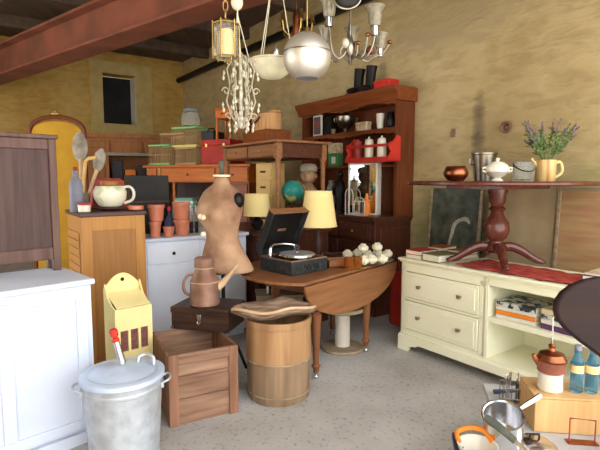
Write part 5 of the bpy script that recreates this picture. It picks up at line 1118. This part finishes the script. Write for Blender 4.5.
# chrome globe
Y = 3.0; g0 = at(307, 57, Y)
pg = thing('globe_pendant', 'brushed chrome spherical pendant lamp on an orange cord', 'pendant lamp', Vector((g0.x, g0.y, g0.z)))
prof = [(0.146*math.cos(R(a)), 0.146*math.sin(R(a))) for a in range(-62, 88, 6)]; prof[-1] = (0.008, 0.146)
inner = [(r*0.97, z*0.97) for r, z in prof[::-1]]
B().lathe([(0.07, -0.128)]+prof, n=48, cap=False).done('globe_shade', 'chrome', pg, angle=60)
B().lathe([(0.071, -0.127), (0.06, -0.115), (0.05, -0.09), (0.04, -0.08)], n=40).done('reflector', 'bluegrey', pg)
B().lathe([(0.147, 0.02), (0.148, 0.024), (0.147, 0.028)], n=48, cap=False).done('seam', 'nickel', pg)
B().lathe([(0.018, 0.143), (0.014, 0.165), (0.006, 0.18)], n=16).tube([(0, 0, 0.17), (0, 0, CEIL-g0.z)], 0.005, 8).done('cord', 'brass', pg)
# cream bowl lamp
g1 = at(272, 62, 3.35)
bl = thing('bowl_pendant', 'cream shallow bowl pendant lamp hung by three rods', 'pendant lamp', g1)
B().lathe([(0.02, -0.115), (0.07, -0.105), (0.115, -0.07), (0.14, -0.02), (0.145, 0.0), (0.155, 0.005), (0.155, 0.012), (0.14, 0.01), (0.11, -0.06), (0.02, -0.10)], n=44).done('bowl', 'ivory', bl)
b = B(); apex = Vector((0.03, 0, 0.70))
for k in range(3):
    a = 2*PI*k/3+0.05; b.tube([Vector((0.145*math.cos(a), 0.145*math.sin(a), 0.005)), apex], 0.0032, 6)
b.tube([apex, (0.03, 0, CEIL-g1.z)], 0.004, 6); b.done('suspension_rods', 'ivory', bl)
B().lathe([(0.012, -0.09), (0.016, 0.0), (0.013, 0.01), (0.016, 0.03), (0.022, 0.06), (0.018, 0.09), (0.008, 0.115), (0.002, 0.12)], (0.03, 0, 0), 14).done('candle_bulb', 'steel', bl)
# lantern
g2 = at(226, 41, 2.68)
ln = thing('lantern', 'hexagonal brass lantern with cream glass on a chain', 'lantern', g2)
r_, h_ = 0.072, 0.088
b = B()
for k in range(6):
    a = PI*k/3+0.3; x, y = r_*math.cos(a), r_*math.sin(a)
    b.tube([(x, y, -h_-0.01), (x, y, h_+0.012)], 0.004, 6)
    x2, y2 = r_*math.cos(a+PI/3), r_*math.sin(a+PI/3)
    b.tube([(x, y, -h_), (x2, y2, -h_)], 0.004, 6); b.tube([(x, y, h_), (x2, y2, h_)], 0.004, 6); b.tube([(x, y, h_), (0, 0, h_+0.03)], 0.003, 6)
b.done('frame', 'brass', ln)
B().lathe([(r_*0.9, -h_), (r_*0.9, h_)], n=6, cap=False).done('glass_panes', 'clear_glass', ln, smooth=False)
B().lathe([(0.03, -h_+0.01), (0.036, -h_+0.02), (0.036, h_-0.05), (0.028, h_-0.03)], n=20).done('inner_glass', 'shade_yellow', ln)
b = B()
for k in range(int((CEIL-g2.z-h_-0.03)/0.045)):
    zc = h_+0.05+k*0.045; pl_ = [(0.013*math.cos(q), 0, 0.028*math.sin(q)) if k % 2 else (0, 0.013*math.cos(q), 0.028*math.sin(q)) for q in [2*PI*j/12 for j in range(12)]]
    b.tube([(x, y, z+zc) for x, y, z in pl_], 0.0035, 5, True)
b.done('chain', 'brass', ln)
# white crystal chandelier
g3 = at(241, 95, 3.0)
wc_ = thing('crystal_chandelier', 'small white wrought iron chandelier hung with crystal drops', 'chandelier', g3); wc_.scale = (0.88, 0.88, 1.0)
for k in range(6):
    a = k*PI/3+0.2; ca, sa = math.cos(a), math.sin(a)
    def rp(r, z): return (r*ca, r*sa, z)
    def curl(cx, cz, r, sgn, n=14): return [rp(cx + sgn*r*math.cos(q)*(1-q/9), cz + r*math.sin(q)*(1-q/9)) for q in [2*PI*1.1*j/n for j in range(n+1)]]
    b = B()
    b.tube([rp(0.01, 0.24), rp(0.05, 0.22), rp(0.095, 0.15), rp(0.075, 0.06), rp(0.10, -0.04), rp(0.06, -0.14), rp(0.015, -0.20)], 0.005, 6)
    b.tube(curl(0.085, 0.19, 0.024, 1), 0.004, 5); b.tube(curl(0.105, 0.02, 0.026, 1), 0.004, 5); b.tube(curl(0.085, -0.13, 0.024, 1), 0.004, 5)
    b.done('scroll_arm', 'white_iron', wc_)
    b = B()
    for (r, z) in ((0.115, 0.13), (0.12, 0.10), (0.125, -0.06), (0.12, -0.09), (0.085, -0.18), (0.08, -0.21)):
        b.lathe([(0.001, -0.018), (0.010, -0.006), (0.008, 0.004), (0.001, 0.016)], (r*ca, r*sa, z), 8)
    b.done('crystal_drops', 'crystal', wc_)['kind'] = 'stuff'
b = B()
random.seed(5)
for k in range(45):
    z = random.uniform(-0.15, 0.20); a = random.uniform(0, 2*PI); r = 0.045*math.cos(z*4)
    b.sph((r*math.cos(a), r*math.sin(a), z), (0.011, 0.011, 0.014), 6)
b.lathe([(0.012, -0.2), (0.012, 0.25)], n=10)
o = b.done('crystal_core', 'crystal', wc_); o['kind'] = 'stuff'
zt = at(238, 6, 3.0).z - g3.z
b = B(); tx = -0.02
b.tube([(tx, 0, zt), (0.0, 0, 0.24)], 0.004, 6); b.tube([(tx, 0, zt-0.04), (0.055, 0.02, 0.22)], 0.003, 6); b.tube([(tx, 0, zt-0.04), (-0.03, -0.02, 0.20)], 0.003, 6); b.done('hanging_wires', 'ivory', wc_)
B().sph((tx, 0, zt+0.02), (0.042, 0.042, 0.045), 18).tube([(tx, 0, zt+0.05), (tx, 0, CEIL-g3.z)], 0.005, 6).done('canopy_ball', 'ivory', wc_)
# brass chandelier far back
g4 = at(296, 18, 4.0)
bc_ = thing('brass_chandelier', 'small tarnished copper chandelier hanging behind the chrome globe', 'chandelier', g4)
B().lathe([(0.01, -0.3), (0.03, -0.26), (0.015, -0.2), (0.04, -0.12), (0.02, -0.05), (0.03, 0.0), (0.012, 0.06)], n=18).tube([(0, 0, 0.05), (0, 0, CEIL-g4.z)], 0.006, 6).done('stem', 'copper', bc_)
for k in range(5):
    a = 2*PI*k/5; ca, sa = math.cos(a), math.sin(a)
    B().tube([(0.02*ca, 0.02*sa, -0.1), (0.07*ca, 0.07*sa, -0.15), (0.12*ca, 0.12*sa, -0.11), (0.13*ca, 0.13*sa, -0.04)], 0.006, 6).lathe([(0.028, -0.04), (0.02, -0.03), (0.014, 0.03)], (0.13*ca, 0.13*sa, 0), 12).done('arm', 'brass', bc_)
# nickel chandelier with glass tulip shades
g5 = at(350, 44, 3.1)
nc = thing('tulip_chandelier', 'nickel chandelier with curving arms and pale glass tulip shades', 'chandelier', g5)
B().lathe([(0.004, -0.13), (0.016, -0.11), (0.01, -0.08), (0.03, -0.05), (0.035, -0.01), (0.02, 0.02), (0.01, 0.06), (0.014, 0.1), (0.006, 0.14)], n=24).tube([(0, 0, 0.12), (0, 0, CEIL-g5.z)], 0.005, 8).done('stem', 'nickel', nc)
shades = [(-0.135, -0.05, 0.115, 1.0), (0.145, -0.06, 0.06, 1.0), (-0.155, 0.10, 0.02, 0.75), (0.20, 0.07, -0.035, 0.8), (0.03, 0.17, 0.03, 0.8)]
for (x, y, z, s) in shades:
    rr_ = math.hypot(x, y); cx_, sx_ = x/rr_, y/rr_
    arm = [(0.01*cx_, 0.01*sx_, 0.0), (0.25*x, 0.25*y, -0.06), (0.55*x, 0.55*y, -0.095), (0.85*x, 0.85*y, -0.05), (x, y, z-0.03)]
    # smooth the arm
    P = []
    for i in range(len(arm)-1):
        for q in range(5):
            t_ = q/5; p0 = Vector(arm[max(i-1, 0)]); p1 = Vector(arm[i]); p2 = Vector(arm[i+1]); p3 = Vector(arm[min(i+2, len(arm)-1)])
            P.append(0.5*((2*p1) + (p2-p0)*t_ + (2*p0-5*p1+4*p2-p3)*t_*t_ + (3*p1-p0-3*p2+p3)*t_**3))
    P.append(Vector(arm[-1]))
    am = B().tube(P, 0.006, 8).done('arm', 'nickel', nc)
    B().lathe([(0.012*s, -0.03), (0.024*s, -0.025), (0.024*s, 0.03*s), (0.02*s, 0.035*s)], (x, y, z), 18).done('socket', 'steel', am)
    B().lathe([(0.03*s, 0.03*s), (0.038*s, 0.05*s), (0.042*s, 0.11*s), (0.06*s, 0.135*s), (0.065*s, 0.145*s), (0.06*s, 0.143*s), (0.038*s, 0.11*s), (0.026*s, 0.034*s)], (x, y, z), 24, cap=False).done('glass_shade', 'frost', am)
b = B()
for (cx_, cz_, r_) in ((0.0, -0.055, 0.062), (0.12, -0.035, 0.05)): b.tube([(cx_+r_*math.cos(q), -0.02, cz_+r_*0.8*math.sin(q)) for q in [2*PI*j/28*0.9+2.2 for j in range(28)]], 0.004, 6)
b.done('scroll', 'nickel', nc)
for (x, z) in ((0.045, -0.005), (0.105, 0.045), (0.24, 0.0)):
    B().sph((x, -0.04, z), (0.018, 0.018, 0.014), 10).done('candle_cup', 'copper', nc)
    B().stube([(0, 0, -0.03), (x*0.4, -0.02, -0.09), (x*0.8, -0.04, min(z, 0)-0.07), (x, -0.04, z-0.01)], 0.0045, 8).done('side_arm', 'nickel', nc)
B().sph((0.125, -0.02, -0.045), (0.03, 0.03, 0.028), 12).done('finial', 'mahogany', nc); B().stube([(0, 0, -0.05), (0.06, -0.01, -0.085), (0.125, -0.02, -0.07)], 0.005, 8).done('side_arm', 'nickel', nc)
B().sph((-0.03, -0.02, 0.0), (0.026, 0.026, 0.03), 12).done('hub_ball', 'crystal', nc)
# round glass ring lamp just in frame above
g6 = at(347, -3, 2.9)
rl = thing('ring_pendant', 'dark round glass pendant with metal ring cut by the top of the picture', 'pendant lamp', g6)
B().tube([(0.08*math.cos(q), 0, 0.066*math.sin(q)) for q in [2*PI*j/36 for j in range(36)]], 0.007, 8, True).tube([(0, 0, 0.072), (0, 0, CEIL-g6.z)], 0.004, 6).done('ring', 'nickel', rl)
B().sph((0, 0, 0), (0.074, 0.02, 0.060), 20).done('glass_disc', 'black', rl)
